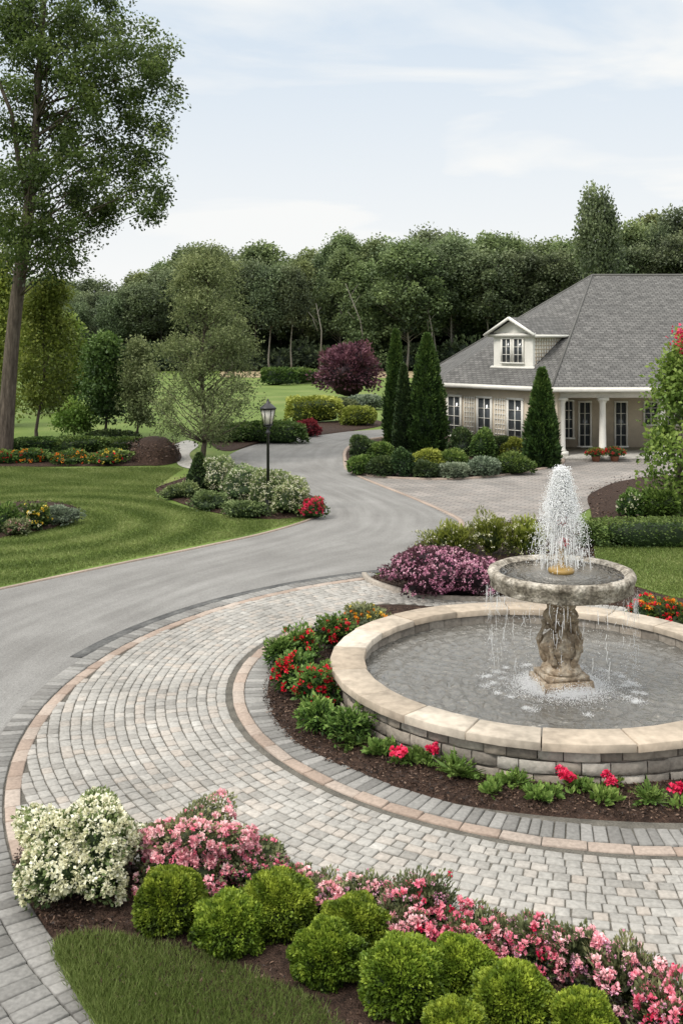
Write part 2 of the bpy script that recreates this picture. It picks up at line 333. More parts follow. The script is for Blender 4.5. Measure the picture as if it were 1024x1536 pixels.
def chipsmesh(o,X,Y,Z,csize):
    Q=np.c_[X,Y,Z]; A=runit(len(X)); A[:,2]*=.35
    b=MB(); add_leaves(b,Q,A,rng.uniform(.5,1.8,len(X))*csize,rng.uniform(.3,.7,len(X))*csize,rng.random(len(X))**1.5)
    b.build('bark_chips',M['chip'],parent=o,kind='stuff',label='loose brown bark chips')
def mulchbed(name,px,h=.06,chips=0,csize=.03,clip=None):
    P=gpoly(px,True,6) if not isinstance(px,np.ndarray) else px
    c=P.mean(0); n=len(P); V=[];
    for s_,z in ((1,.016),(.97,.05),(.85,.05+h*.6),(.5,.05+h)):
        q=c+(P-c)*s_; q[:,2]=z; V.append(q)
    V.append(np.array([[c[0],c[1],.05+h]])); V=np.concatenate(V)
    f=[(k*n+i,k*n+(i+1)%n,(k+1)*n+(i+1)%n,(k+1)*n+i) for k in range(3) for i in range(n)]+[(3*n+i,3*n+(i+1)%n,4*n) for i in range(n)]
    b=MB(); b.add(V,f); o=b.build(name,M['mulch'],kind='structure')
    if chips:
        lo=P.min(0);hi=P.max(0); X=rng.uniform(lo[0],hi[0],chips*4);Y=rng.uniform(lo[1],hi[1],chips*4)
        k=inpoly(X,Y,P)
        if clip is not None: k&=clip(X,Y)
        X=X[k][:chips];Y=Y[k][:chips]; chipsmesh(o,X,Y,.055+rng.random(len(X))*h*.9+.005,csize)
    return o,P
# ------------------------------------------------------------ plants
class Lump:
    def __init__(s,k=7,amp=.12,fr=3.5):
        s.w=nrm(rng.normal(size=(k,3)))*fr*(1+.8*rng.random((k,1))); s.p=rng.random(k)*6.28; s.a=amp*1.2/math.sqrt(k)
    def __call__(s,D): return 1+s.a*np.sin(D@s.w.T+s.p).sum(1)
def foliage(c,rx,ry,h,n,leaf,shape='mound',lump=.12,fr=3.5,core=.8,asp=.55,loose=.15,up=0):
    mb=MB(); Lf=Lump(7,lump,fr)
    def surf(D):
        if shape=='cone':
            t=(D[:,2]+1)/2
            r=(1-t)**.72*(1-.35*(1-t)**6)
            ph=np.arctan2(D[:,1],D[:,0]); R=r*Lf(np.c_[np.cos(ph),np.sin(ph),t*2.2])
            return np.c_[np.cos(ph)*R*rx,np.sin(ph)*R*ry,t*h]
        if shape=='hedge':
            q=(np.abs(D)**7).sum(1)**(1/7); E=D/q[:,None]*Lf(D)[:,None]
            return np.c_[E[:,0]*rx,E[:,1]*ry,h*.5+E[:,2]*h*.5]
        E=D*Lf(D)[:,None]; return np.c_[E[:,0]*rx,E[:,1]*ry,h*.44+E[:,2]*h*.56]
    D=runit(n)
    if shape=='cone': D=np.c_[D[:,:2],rng.random(n)**1.25*2-1]
    else: D[:,2]=np.where(D[:,2]<-.5,-D[:,2],D[:,2])
    S=surf(D); ctr=np.array([0,0,h*.44]); 
    if shape=='cone': ctr=np.c_[np.zeros(n),np.zeros(n),S[:,2]]
    dep=1-loose*rng.random(n)**1.4+.05*rng.random(n); P=ctr+(S-ctr)*dep[:,None]
    ok=P[:,2]>.0; 
    O=nrm(S-ctr+np.array([0,0,1e-4])); A=nrm(O+runit(n)*.75+np.array([0,0,up+.15]))
    cl=Lump(6,.5,11)(D)-1
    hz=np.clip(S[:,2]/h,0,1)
    a=np.clip(.08+.50*hz+.28*rng.random(n)+.35*cl-(1-dep)*1.2,0,1)  # shade put into the leaf tone: darker low down and deep inside
    P=P[ok];A=A[ok];a=a[ok]; m=len(P)
    s=leaf*rng.uniform(.7,1.25,m)
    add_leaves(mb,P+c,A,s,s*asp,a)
    nu,nv=16,10; V=[]
    for j in range(nv+1):
        for i in range(nu):
            th=math.pi*j/nv; ph=2*math.pi*i/nu
            V.append([math.sin(th)*math.cos(ph),math.sin(th)*math.sin(ph),math.cos(th)])
    V=np.array(V); 
    if shape=='cone':
        V=np.c_[V[:,0]+1e-6,V[:,1]+1e-6,V[:,2]]; W=surf(V)*np.array([core,core,.95])
    else: W=np.array([0,0,h*.44])+(surf(V)-np.array([0,0,h*.44]))*core
    W[:,2]=np.maximum(W[:,2],.0)
    f=np.array([(j*nu+i,j*nu+(i+1)%nu,(j+1)*nu+(i+1)%nu,(j+1)*nu+i) for j in range(nv) for i in range(nu)])
    mb.add(W+c,f,0.0)  # inner hull set darkest, standing for the shade within the plant
    return mb,surf
def dims(x0,x1,yt,yb,ratio=.9,base=0.0):
    d0=F*(CH-base)/(yb-HZ); w=(x1-x0)/F*d0; d=d0+w*ratio*.4; w=(x1-x0)/F*d
    zt=CH-(yt-HZ)/F*d; zt=max(zt,.08+base)
    return np.array([((x0+x1)/2-512)/F*d,d,0.0]),w,zt
def shrub(name,label,cat,box,mat,n=1500,leaf=.06,bl=(),shape='mound',group=None,lump=.12,ratio=1.0,base=0.0,asp=.55,loose=.15,stem=False,fr=3.5,up=0,core=.8):
    c,w,h=dims(*box,ratio=ratio,base=base); c[2]=base
    o=empty(name,c,label,cat,group); mb,surf=foliage(c,w/2,w/2*ratio,h-base,n,leaf,shape,lump,fr,core,asp,loose,up)
    mb.build('foliage',M[mat],o)
    if stem or shape=='cone':
        t=MB(); t.tube([c,c+[0,0,(h)*.5]],[.05,.03],7); t.build('trunk',M['bark'],o)
    for cnt,r,fm,k in bl:
        D=runit(cnt); D[:,2]=np.where(D[:,2]<-.38,-D[:,2],D[:,2]); D[:,1]=np.where(rng.random(cnt)<.5,-np.abs(D[:,1]),D[:,1])
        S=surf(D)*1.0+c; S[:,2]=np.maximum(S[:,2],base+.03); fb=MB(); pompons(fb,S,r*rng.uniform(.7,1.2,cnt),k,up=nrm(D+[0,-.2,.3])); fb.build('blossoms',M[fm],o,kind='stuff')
    return o
def rosette(name,label,cat,box,mat,n=90,fl=None,group=None,base=.07,spiky=False):
    c,w,h=dims(*box,base=base); c[2]=base; o=empty(name,c,label,cat,group); mb=MB(); w*=1.12
    k=5 if not spiky else 1
    ctr=c+np.c_[rng.normal(0,w*.2,k),rng.normal(0,w*.2,k),np.full(k,.01)] if not spiky else np.array([c])
    ci=rng.integers(0,k,n); ph=rng.random(n)*6.28; el=rng.uniform(.15,1.3,n)
    A=np.c_[np.cos(ph)*np.cos(el),np.sin(ph)*np.cos(el),np.sin(el)]
    L=(w*.34 if not spiky else w*.55)*rng.uniform(.6,1.1,n); 
    P=ctr[ci]; a=np.clip(.3+.5*rng.random(n)+.15*np.sin(el),0,1)
    if spiky:
        add_leaves(mb,P,A,L,L*.12,a,.05)
        for q in range(n):
            m=9; t=np.linspace(.2,.95,m)[:,None]; base_=P[q]+A[q]*L[q]*t; base_[:,2]-= (t[:,0]**2)*L[q]*.25
            side=nrm(np.cross(A[q],[0,0,1.0])); 
            for sg in (-1,1): add_leaves(mb,base_,np.repeat([side*sg+A[q]*.7],m,0),L[q]*.28*(1-.6*t[:,0]),L[q]*.09,a[q])
    else:
        add_leaves(mb,P+A*L[:,None]*.3,A,L,L*.5,a,.12)
        add_leaves(mb,P+A*L[:,None]*.75,nrm(A+runit(n)*.5),L*.6,L*.35,np.clip(a+.12,0,1),.12)
    mb.build('foliage',M[mat],o)
    if fl:
        cnt,r,fm,kk=fl; ph=rng.random(cnt)*6.28; rr=w*.27*np.sqrt(rng.random(cnt))
        S=c+np.c_[np.cos(ph)*rr,np.sin(ph)*rr,(h-base)*rng.uniform(.6,.95,cnt)]; fb=MB(); pompons(fb,S,r*rng.uniform(.8,1.2,cnt),kk,up=np.repeat([[0,-.3,1.]],cnt,0)); fb.build('blossoms',M[fm],o,kind='stuff')
    return o
def tree_parts(H,tr,cb,R,nc,lp,leaf,cr,seed,lean=(0,0),flat=.65,env='oval',drop=.35,asp=.6,limbs=True,fill=.12,crv=1.35):
    r0=np.random.default_rng(seed); T=MB(); K=MB()
    path=[np.array([lean[0]*t+.012*H*math.sin(3*t*3+seed),lean[1]*t+.01*H*math.cos(4*t+seed),H*.93*t]) for t in np.linspace(0,1,10)]
    path[0][:2]=0
    T.tube(path,[tr*(1.25 if i==0 else 1)*(1-.88*i/9) for i in range(10)],8)
    def tp(z):
        t=np.clip(z/(H*.93),0,1)*9; i=int(min(t,8)); return path[i]*(1-(t-i))+path[i+1]*(t-i)
    for i in range(nc):
        t=r0.random()**.85
        e={'oval':math.sin(math.pi*(.12+.85*t))**.7,'cone':(1-t)**.8*.95+.08,'vase':.45+.55*math.sin(math.pi*t*.75),'tall':math.sin(math.pi*(.1+.82*t))**.5,'egg':min(1,(t/.22)**.6+.25)*(1-t)**.55*1.05+.1}[env]
        rad=R*e*math.sqrt(r0.uniform(fill,1)); ph=r0.random()*6.28; z=cb+(H-cb)*t
        q=tp(z); c=np.array([q[0]+rad*math.cos(ph),q[1]+rad*math.sin(ph),z])
        if limbs:
            zt=max(cb*.75,z-rad*(.9 if env!='cone' else .3)); s=tp(zt); mid=(s+c)/2+np.array([0,0,-.06*rad])
            T.tube([s,mid,c],[max(.012,tr*.32*(1-.6*t)),max(.008,tr*.18*(1-.6*t)),.006],5)
        n=int(lp*r0.uniform(.7,1.3)); g=r0.normal(size=(n,3))*.5; rr=cr*r0.uniform(.65,crv)
        ln=np.linalg.norm(g,axis=1); g=g*(np.minimum(ln,1.15)/ln)[:,None]
        P=c+g*np.array([rr,rr,rr*flat]); P[:,2]-=drop*rr*(g[:,0]**2+g[:,1]**2)
        a=np.clip(.22+.28*g[:,2]+.32*r0.random(n)+.22*(t)+.1*math.cos(ph-3.6)+r0.normal(0,.09),0,1)  # painted light: clump tops, upper crown and sunward side get paler leaves
        A=nrm(g*.6+r0.normal(size=(n,3))*.6+np.array([0,0,-.15])); s_=leaf*r0.uniform(.6,1.3,n)
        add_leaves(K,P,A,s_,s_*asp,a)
    return T,K
def tree(name,label,base,H,tr,cb,R,nc,lp,leaf,cr,seed,mat,bark='bark',group=None,**k):
    o=empty(name,base,label,'tree',group); T,K=tree_parts(H,tr,cb,R,nc,lp,leaf,cr,seed,**k)
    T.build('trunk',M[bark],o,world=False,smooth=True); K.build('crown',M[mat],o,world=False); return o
def treepx(name,label,xb,yb,x0,x1,yt,ycb,nc,lp,leaf,cr,seed,mat,tr=.12,**k):
    b=G(xb,yb); d=b[1]; H=CH-(yt-HZ)/F*d; cb=max(.3,CH-(ycb-HZ)/F*d); R=(x1-x0)/2/F*d
    return tree(name,label,b,H,tr,cb,max(R-cr*.8,.3),nc,lp,leaf,cr,seed,mat,lean=(((x0+x1)/2-xb)/F*d,0),**k)
# ============================================================ SETTING
b=MB(); b.add([(-500,-40,0),(500,-40,0),(500,900,0),(-500,900,0)],[(0,1,2,3)]); b.build('ground',M['lawn'],kind='structure')
V=[];nx=60
for j,(d,h) in enumerate([(150,.03),(156,1.5),(164,5.5),(176,9.5),(200,12.0),(260,12.5),(420,12.5)]):
    for i in range(nx+1):
        x=-200+400*i/nx; V.append((x,d,h*(.85+.15*math.sin(x*.09+j))))
b=MB(); b.add(V,[(j*(nx+1)+i,j*(nx+1)+i+1,(j+1)*(nx+1)+i+1,(j+1)*(nx+1)+i) for j in range(6) for i in range(nx)]); b.build('backing_hill',M['backing_hill'],kind='structure',smooth=True)  # added dark bank that blocks bright sky gaps between the trunks
Lp=[(-420,975),(-100,905),(0,885),(150,853),(300,822),(400,800),(470,778),(486,762),(455,742),(400,718),(352,698),(345,682),(400,662),(470,652),(560,645),(660,640)]
Rp=[(-420,1700),(-60,1330),(0,1175),(90,1035),(270,928),(380,893),(500,867),(640,840),(692,787),(620,748),(545,718),(516,698),(520,678),(550,661),(610,650),(700,643)]
Lc=crcurve([G(*p) for p in Lp],8); Rc=crcurve([G(*p) for p in Rp],8)
n=len(Lc); NU=12; mid=(Lc+Rc)/2; ss=np.r_[0,np.cumsum(np.linalg.norm(np.diff(mid,axis=0),axis=1))]
V=[];UV=[]
for i in range(n):
    for k in range(NU+1):
        t=k/NU; p=Lc[i]*(1-t)+Rc[i]*t; V.append([p[0],p[1],.010]); UV.append([t,ss[i]])
f=np.array([(i*(NU+1)+k,i*(NU+1)+k+1,(i+1)*(NU+1)+k+1,(i+1)*(NU+1)+k) for i in range(n-1) for k in range(NU)])
b=MB(); b.add(V,f); b.build('road',M['asphalt'],kind='structure',uv=UV)
ribbon('lawn_edging',crcurve([G(*p) for p in Lp[:8]],8),.08,.0,.035,M['redband'])
sheet('parking_court',[(516,700),(545,718),(620,748),(692,787),(700,800),(760,800),(830,790),(890,760),(940,735),(1100,728),(1200,700),(1100,688),(900,686),(780,690),(600,690)],.016,M['farpaver'])
ribbon('parking_edging',crcurve([G(*p) for p in [(517,688),(520,703),(545,718),(620,748),(680,775),(692,787),(690,800)]],8),.13,.01,.02,M['redband'])
sheet('field',[(330,566),(450,567),(640,567),(640,557),(450,556.5),(330,557)],.02,M['field'],1)
sheet('path',[(262,668),(282,661),(298,668),(285,680),(290,692),(312,700),(290,704),(268,698),(264,684)],.02,M['concrete'],4)
CX,CY,CR=4.2,12.3,7.92
frontpx=[(22,1300),(60,1265),(130,1285),(220,1305),(400,1330),(560,1385),(750,1450),(900,1500),(1024,1560),(1250,1700),(1100,2100),(300,2100),(190,1650),(130,1536),(90,1465),(60,1410),(36,1355)]
front=gpoly(frontpx)
for p in front:
    v=np.array([p[0]-CX,p[1]-CY]); r=np.linalg.norm(v)
    if r>CR: p[:2]=np.array([CX,CY])+v*CR/r
_,front=mulchbed('front_mulch_bed',front,.05,26000,.028,clip=lambda X,Y:(Y<9.5)&(Y>5.2))
fc=np.array([2.62,12.87,0.0])
fbedpx=[(575,908),(530,922),(470,945),(430,970),(405,1005),(395,1042),(405,1082),(440,1120),(500,1152),(600,1187),(700,1212),(850,1230),(1024,1238),(1150,1228),(1200,1000),(900,930),(700,915)]
fbed=gpoly(fbedpx); n=len(fbed); V=[]
vec=fbed-fc; vec[:,2]=0; rr_=np.linalg.norm(vec,axis=1); dirn=vec/rr_[:,None]
for t,z in ((1,.018),(.93,.045),(.5,.06),(0,.07)):
    q=fc+dirn*(2.64+(np.maximum(rr_,2.73)-2.64)*t)[:,None]; q[:,2]=z; V.append(q)
b=MB(); b.add(np.concatenate(V),[(k*n+i,k*n+(i+1)%n,(k+1)*n+(i+1)%n,(k+1)*n+i) for k in range(3) for i in range(n)]); fmo=b.build('fountain_mulch_bed',M['mulch'],kind='structure')
X=rng.uniform(-1.6,6,90000);Y=rng.uniform(9,17,90000); k=inpoly(X,Y,fbed); r_=np.hypot(X-fc[0],Y-fc[1]); k&=r_>2.70; X=X[k][:24000];Y=Y[k][:24000]; r_=np.hypot(X-fc[0],Y-fc[1]); chipsmesh(fmo,X,Y,.076-.03*np.clip((r_-2.7)/1.0,0,1)+rng.random(len(X))*.015,.03)
backpx=[(552,872),(580,856),(620,820),(680,798),(800,780),(885,790),(895,835),(905,868),(950,884),(1100,900),(1150,930),(1060,952),(940,915),(800,898),(700,897),(620,893)]
_,backbed=mulchbed('back_mulch_bed',backpx,.05,6000,.05)
ribbon('bed_kerb',crcurve([G(*p) for p in [(546,866),(556,876),(590,888),(640,899),(720,904),(800,905)]],8),.09,.0,.10,M['block'])
lawnr=gpoly([(893,826),(960,824),(1150,824),(1200,905),(1040,907),(960,890),(910,868)])
b=MB(); q=lawnr.copy(); q[:,2]=.115; b.add(q,[tuple(range(len(q)))]); q2=q.copy(); q2[:,2]=0; nn=len(q); b.add(np.r_[q,q2],[(i,(i+1)%nn,nn+(i+1)%nn,nn+i) for i in range(nn)]); b.build('right_lawn',M['lawn'],kind='structure')
mulchbed('right_mulch_bed',[(884,742),(930,726),(1010,718),(1160,722),(1160,792),(1000,790),(900,786),(885,765)],.25,3000,.06)
mulchbed('lamp_mulch_bed',[(233,735),(262,722),(310,708),(370,704),(430,728),(482,752),(486,766),(470,776),(400,779),(320,769),(262,752)],.05,4000,.05)
mulchbed('left_mulch_bed',[(-60,762),(0,757),(60,754),(108,760),(120,771),(95,788),(40,801),(-60,810)],.05,1500,.05)
mulchbed('far_left_mulch_bed',[(-80,684),(0,676),(100,670),(200,662),(255,667),(273,688),(235,698),(100,700),(0,701),(-80,702)],.05)
mulchbed('mulch_mound',[(192,694),(206,684),(232,680),(258,684),(270,692),(235,699)],.75,2500,.08)
mulchbed('middle_mulch_bed',[(318,668),(330,655),(400,645),(480,634),(560,630),(568,640),(480,653),(400,663),(345,677)],.05)
mulchbed('house_mulch_bed',[(521,694),(524,674),(560,660),(680,650),(790,660),(842,690),(800,706),(700,717),(610,717),(550,711)],.08)
ribbon('bed_edging',gpoly([(519,694),(522,673),(560,659),(680,649),(790,659),(844,690),(800,707),(700,719),(610,719),(547,713)]),.13,.0,.07,M['redband'])
FX,FY=3.1,13.4
def stone(mb,cx,cy,r0,r1,a0,a1,z0,z1,v,g=.006,jit=.005,ch=.009,na=1,drop=.007):
    r0+=g;r1-=g; a0+=g/r0;a1-=g/r0
    A=[a0+(a1-a0)*k/na for k in range(na+1)]
    pts=[(cx+r1*math.cos(t),cy+r1*math.sin(t)) for t in A]+[(cx+r0*math.cos(t),cy+r0*math.sin(t)) for t in A[::-1]]
    m=len(pts); pts=np.array(pts)+rng.uniform(-jit,jit,(m,2)); 
    Ai=[a0+ch/r0+(a1-a0-2*ch/r0)*k/na for k in range(na+1)]
    ins=np.array([(cx+(r1-ch)*math.cos(t),cy+(r1-ch)*math.sin(t)) for t in Ai]+[(cx+(r0+ch)*math.cos(t),cy+(r0+ch)*math.sin(t)) for t in Ai[::-1]])
    tilt=rng.normal(0,.022,2) if jit>0 else np.zeros(2); c=pts.mean(0); zz=z1+rng.normal(0,.002)*(jit>0)
    def T(p,dz): return [[q[0],q[1],zz+dz+tilt@(q-c)] for q in p]
    Vv=[[q[0],q[1],z0] for q in pts]+T(pts,-drop)+T(ins,0)
    f=[(i,(i+1)%m,m+(i+1)%m,m+i)[::-1] for i in range(m)]+[(m+i,m+(i+1)%m,2*m+(i+1)%m,2*m+i)[::-1] for i in range(m)]
    for i in range(na): f.append((2*m+i,2*m+i+1,2*m+m-2-i,2*m+m-1-i)[::-1])
    mb.add(Vv,f,v)
pav=MB(); r=2.3
while r<13.5:
    w=.128*rng.uniform(.92,1.08); a=rng.random()*.1
    while a<2*math.pi:
        da=rng.uniform(.11,.175)/(r+w/2); am=a+da/2; x=FX+(r+w/2)*math.cos(am); y=FY+(r+w/2)*math.sin(am)
        ok=5.0<y<21 and x<.3413*y+1.5 and (x-CX)**2+(y-CY)**2<7.76**2
        if ok:
            deg=math.degrees(am)
            if r+w>4.03 and r<4.56 and 143<deg<345: ok=False
            if ok and (inpoly(x,y,front)[0] or inpoly(x,y,backbed)[0] or inpoly(x,y,lawnr)[0] or inpoly(x,y,fbed)[0]): ok=False
            if ok: stone(pav,FX,FY,r,r+w,a,a+da,.012,.034,float(np.clip(rng.beta(2,2),0,1)),g=.0055,jit=.006)
        a+=da
    r+=w
pav.build('court_paving',M['paver'],kind='structure')
b=MB(); n=96; b.add([[CX+8.0*math.cos(2*math.pi*k/n),CY+8.0*math.sin(2*math.pi*k/n),.020] for k in range(n)],[tuple(range(n))]); b.build('court_bedding',M['joint'],kind='structure')
def band(name,cx,cy,r0,r1,a0,a1,w,z,mat,skip=None):
    mb=MB(); a=math.radians(a0); e=math.radians(a1); rm=(r0+r1)/2
    while a<e:
        da=rng.uniform(.85,1.15)*w/rm; x=cx+rm*math.cos(a+da/2); y=cy+rm*math.sin(a+da/2)
        if not(skip and skip(x,y)): stone(mb,cx,cy,r0,r1,a,a+da,.0,z,rng.random(),jit=.003)
        a+=da
    return mb.build(name,mat,kind='structure')
band('grey_paver_band',FX,FY,4.06,4.38,143,345,.115,.042,M['greyband'])
band('red_paver_band',FX,FY,4.38,4.54,143,345,.36,.040,M['redband'])
sk=lambda x,y: y<4.8 or inpoly(x,y,backbed)[0] or x>2.5 and y>14
sk2=lambda x,y: sk(x,y) or inpoly(x,y,front)[0]
band('outer_red_band',CX,CY,7.75,7.91,60,260,.34,.040,M['redband'],sk2)
band('outer_grey_band',CX,CY,7.92,8.18,60,262,.13,.042,M['greyband'],sk)
band('outer_corner_band',CX,CY,8.18,8.5,190,262,.15,.042,M['greyband'],sk)
band('outer_corner_band_edge',CX,CY,8.5,8.85,205,262,.15,.042,M['greyband'],sk)
th=np.radians(np.linspace(112,165,60)); ribbon('gutter_strip',np.c_[CX+8.30*np.cos(th),CY+8.30*np.sin(th),th*0],.22,.004,.014,M['tar'])
gp=gpoly([(84,1430),(140,1418),(210,1428),(300,1450),(400,1490),(480,1530),(530,1600),(560,1800),(420,1900),(210,1640),(136,1536),(100,1475)])
q=gp.copy(); q[:,2]=.07; b=MB(); b.add(q,[tuple(range(len(q)))]); nn=len(q); q2=q.copy(); q2[:,2]=.02; b.add(np.r_[q,q2],[(i,(i+1)%nn,nn+(i+1)%nn,nn+i) for i in range(nn)]); b.build('front_lawn',M['lawn'],kind='structure')
def blades(P,n,L,W,z,name,label,excl=(),stripe=False,grow=0):
    lo=P.min(0); hi=P.max(0); X=rng.uniform(lo[0],hi[0],n*3); Y=rng.uniform(lo[1],hi[1],n*3); k=inpoly(X,Y,P)
    for e in excl: k&=~inpoly(X,Y,e)
    X=X[k][:n];Y=Y[k][:n]; m=len(X)
    X=X+rng.normal(0,grow,m); Y=Y+rng.normal(0,grow,m)
    A=nrm(np.c_[rng.normal(0,.45,m),rng.normal(0,.45,m),np.ones(m)]); a=rng.random(m)*.7+.1
    a+=.2*np.sin(X*1.7+Y*.9)*np.sin(Y*2.1)
    if stripe:
        c=G(30,790); dd=np.hypot(X-c[0],Y-c[1]); a+=.24*np.sin(dd*5.2+.5*np.sin(X*.9))*np.clip((9-dd)/5,0,1)
    nv=nrm(np.c_[rng.normal(size=m),rng.normal(size=m),np.zeros(m)])
    mb=MB(); v,f=leaf_geo(np.c_[X,Y,np.full(m,z)],A,nv,L*rng.uniform(.5,1.2,m),W,.1); mb.add(v,f,np.repeat(np.clip(a,0,1),4))
    return mb.build(name,M['blade'],label=label,cat='grass',kind='stuff')
blades(gp,70000,.09,.006,.055,'grass','green grass patch in the lower left corner of the front bed',grow=.018)
ll=gpoly([(-120,902),(0,880),(150,848),(300,817),(400,795),(462,776),(400,781),(320,771),(255,755),(232,735),(262,712),(262,702),(100,703),(-120,704)],n=4)
lb=gpoly([(-60,762),(0,757),(60,754),(108,760),(120,771),(95,788),(40,801),(-60,810)])
blades(ll,190000,.055,.016,.0,'grass','mown striped lawn grass left of the curving road',excl=[lb],stripe=True)
blades(lawnr,30000,.055,.016,.11,'grass','mown lawn grass behind the fountain on the right')
# ============================================================ FOUNTAIN
fo=empty('fountain',fc,'round stone fountain with a bowl on a carved pedestal and a low block basin wall','fountain')
wb=MB(); 
for ci,(z0,z1) in enumerate(((0,.145),(.145,.285),(.285,.415))):
    a=rng.random(); a_end=a+2*math.pi
    while a<a_end-.05:
        da=min(rng.uniform(.2,.42)/2.7,a_end-a); ro=2.68+rng.uniform(-.018,.022); g=.005; V=[]
        for z,e in ((z0+g,.014),(z0+.02,0),(z1-.02,0),(z1-g,.014)):
            for k in range(4):
                t=a+g/2.7+(da-2*g/2.7)*k/3; rr=ro-e-(.014 if k in(0,3) else 0)+rng.uniform(-.008,.008); V.append((fc[0]+rr*math.cos(t),fc[1]+rr*math.sin(t),z))
        f=[(j*4+k,j*4+k+1,(j+1)*4+k+1,(j+1)*4+k) for j in range(3) for k in range(3)]
        wb.add(V,f,rng.random()); a+=da
wb.lathe(fc,[(2.64,0),(2.64,.41)],96,a=.0,cap=False); 
wb.build('basin_wall',M['block'],fo)
b=MB()
for z0,z1 in ((.10,.26),(.26,.418)):
    a=0
    while a<2*math.pi:
        da=rng.uniform(.1,.16); da=min(da,2*math.pi-a); V=[]
        for z in (z0+.003,z1-.003):
            for k in range(3): t=a+.0015+(da-.003)*k/2; V.append((fc[0]+2.375*math.cos(t),fc[1]+2.375*math.sin(t),z))
        b.add(V,[(0,1,4,3),(1,2,5,4)],rng.random()*.6); a+=da
b.lathe(fc,[(2.39,.1),(2.39,.415)],96,a=0,cap=False); b.build('basin_lining',M['block'],fo)
cp=MB(); a=.1
while a<2*math.pi+.09:
    da=min(rng.uniform(.26,.36),2*math.pi+.1-a); 
    if 2*math.pi+.1-a-da<.12: da=2*math.pi+.1-a
    o_=rng.uniform(-.012,.02); stone(cp,fc[0],fc[1],2.33+rng.uniform(-.01,.02),2.77+o_,a,a+da,.418,.505+rng.uniform(-.004,.005),rng.random(),g=.006,jit=0,ch=.009,na=2,drop=.008)
    a+=da
cp.build('coping',M['coping'],fo)
fp=np.array([2.72,12.4,0.0]); WZ=.29
b=MB(); b.box((fp[0],fp[1],.32),(.66,.56,.22),.2,taper=.94); b.box((fp[0],fp[1],.46),(.54,.46,.06),.2); b.build('plinth',M['wstone'],fo)
def wob(a,z): return .10*math.sin(8*a+z*7)*(1 if .62<z<1.3 else 0)+.04*math.sin(3*a+20*z)+.02*math.sin(14*a-31*z)
b=MB(); b.lathe(fp,[(.22,.48),(.25,.53),(.23,.57),(.17,.62),(.18,.70),(.235,.77),(.25,.84),(.21,.91),(.145,.97),(.12,1.02),(.125,1.07),(.17,1.13),(.205,1.18),(.19,1.23),(.155,1.27),(.18,1.32),(.25,1.38),(.33,1.46)],56,wob=wob)
for k in range(5):
    an=.3+k*2*math.pi/5; dx,dy=math.cos(an),math.sin(an); pts=[];rd=[]
    for t in np.linspace(0,1,18):
        if t<.6: u=t/.6; rr=.185+.085*math.sin(u*3.0); z=.60+.46*u
        else:
            u=(t-.6)/.4*5.5; rr=.18+.045*math.cos(u); z=1.07+.045*math.sin(u)
        pts.append((fp[0]+dx*rr,fp[1]+dy*rr,z)); rd.append(.036-.014*t+.011*math.sin(t*22))
    b.tube(pts,rd,8)
b.build('pedestal',M['wstone'],fo,smooth=True)
b=MB(); b.lathe(fp,[(.28,1.42),(.45,1.44),(.62,1.47),(.72,1.50),(.78,1.515),(.835,1.525),(.868,1.545),(.85,1.585),(.868,1.605),(.878,1.665),(.895,1.69),(.90,1.715),(.885,1.745),(.85,1.76),(.80,1.755),(.76,1.72),(.70,1.68),(.3,1.64),(.01,1.63)],120,wob=lambda a,z:(.014*math.sin(30*a) if 1.57<z<1.68 else 0)+.006*math.sin(9*a+z*40)+.004*math.sin(23*a)); b.build('bowl',M['fstone'],fo,smooth=True)
b=MB(); b.lathe(fp,[(.77,1.715),(.01,1.72)],48); b.build('bowl_water',M['water'],fo)
b=MB(); b.lathe(fp,[(.14,1.71),(.16,1.73),(.16,1.76),(.13,1.78),(.06,1.79),(.035,1.85),(.03,2.3),(.01,2.34)],20); b.build('nozzle',M['bronze'],fo,smooth=True)
for cc in ([0,-.05,2.36],[.02,-.05,2.10]):
    b=MB(); pompons(b,np.array([fp+cc]),.075,34); b.build('flower_ornament',M['redf'],fo)
nr,na=130,400; V=[]
for i in range(nr+1):
    for k in range(na):
        r=2.38*i/nr; t=2*math.pi*k/na; V.append((fc[0]+r*math.cos(t),fc[1]+r*math.sin(t)))
V=np.array(V); X,Y=V.T; dd=np.hypot(X-fp[0],Y-fp[1]); ph=np.arctan2(Y-fp[1],X-fp[0])
Z=WZ+.012*np.sin(dd*30+1.3*np.sin(3*ph)+1.6*np.sin(X*2.3+Y)+.8*np.sin(5*X-3*Y))*np.exp(-dd*.2)+.006*np.sin(X*9+Y*15+2.2*np.sin(Y*4+X))+.005*np.sin(X*21-Y*13+2.5*np.sin(X*5))+.005*np.sin(-X*17-Y*31+2*np.sin(Y*6))
f=np.array([(i*na+k,(i+1)*na+k,(i+1)*na+(k+1)%na,i*na+(k+1)%na) for i in range(nr) for k in range(na)])
b=MB(); b.add(np.c_[X,Y,Z],f); b.build('pool_water',M['water'],kind='structure',smooth=True)
wj=empty('water_jet',fp+[0,0,1.75],'white plume of water springing up from the fountain bowl','water')
def drops(mb,P,r,sz=1.9):
    O=np.array([[1,0,0],[-1,0,0],[0,1,0],[0,-1,0],[0,0,sz],[0,0,-sz]]); n=len(P)
    V=(P[:,None,:]+O[None]*np.broadcast_to(np.asarray(r),(n,)).reshape(-1,1,1)).reshape(-1,3)
    T=np.array([(0,2,4),(2,1,4),(1,3,4),(3,0,4),(2,0,5),(1,2,5),(3,1,5),(0,3,5)]); f=(T[None]+np.arange(n)[:,None,None]*6).reshape(-1,3); mb.add(V,f)
def jetp(vr,vz,an,t,z0=1.8): return np.stack([fp[0]+vr*t*np.cos(an),fp[1]+vr*t*np.sin(an),z0+vz*t-4.9*t*t],-1)
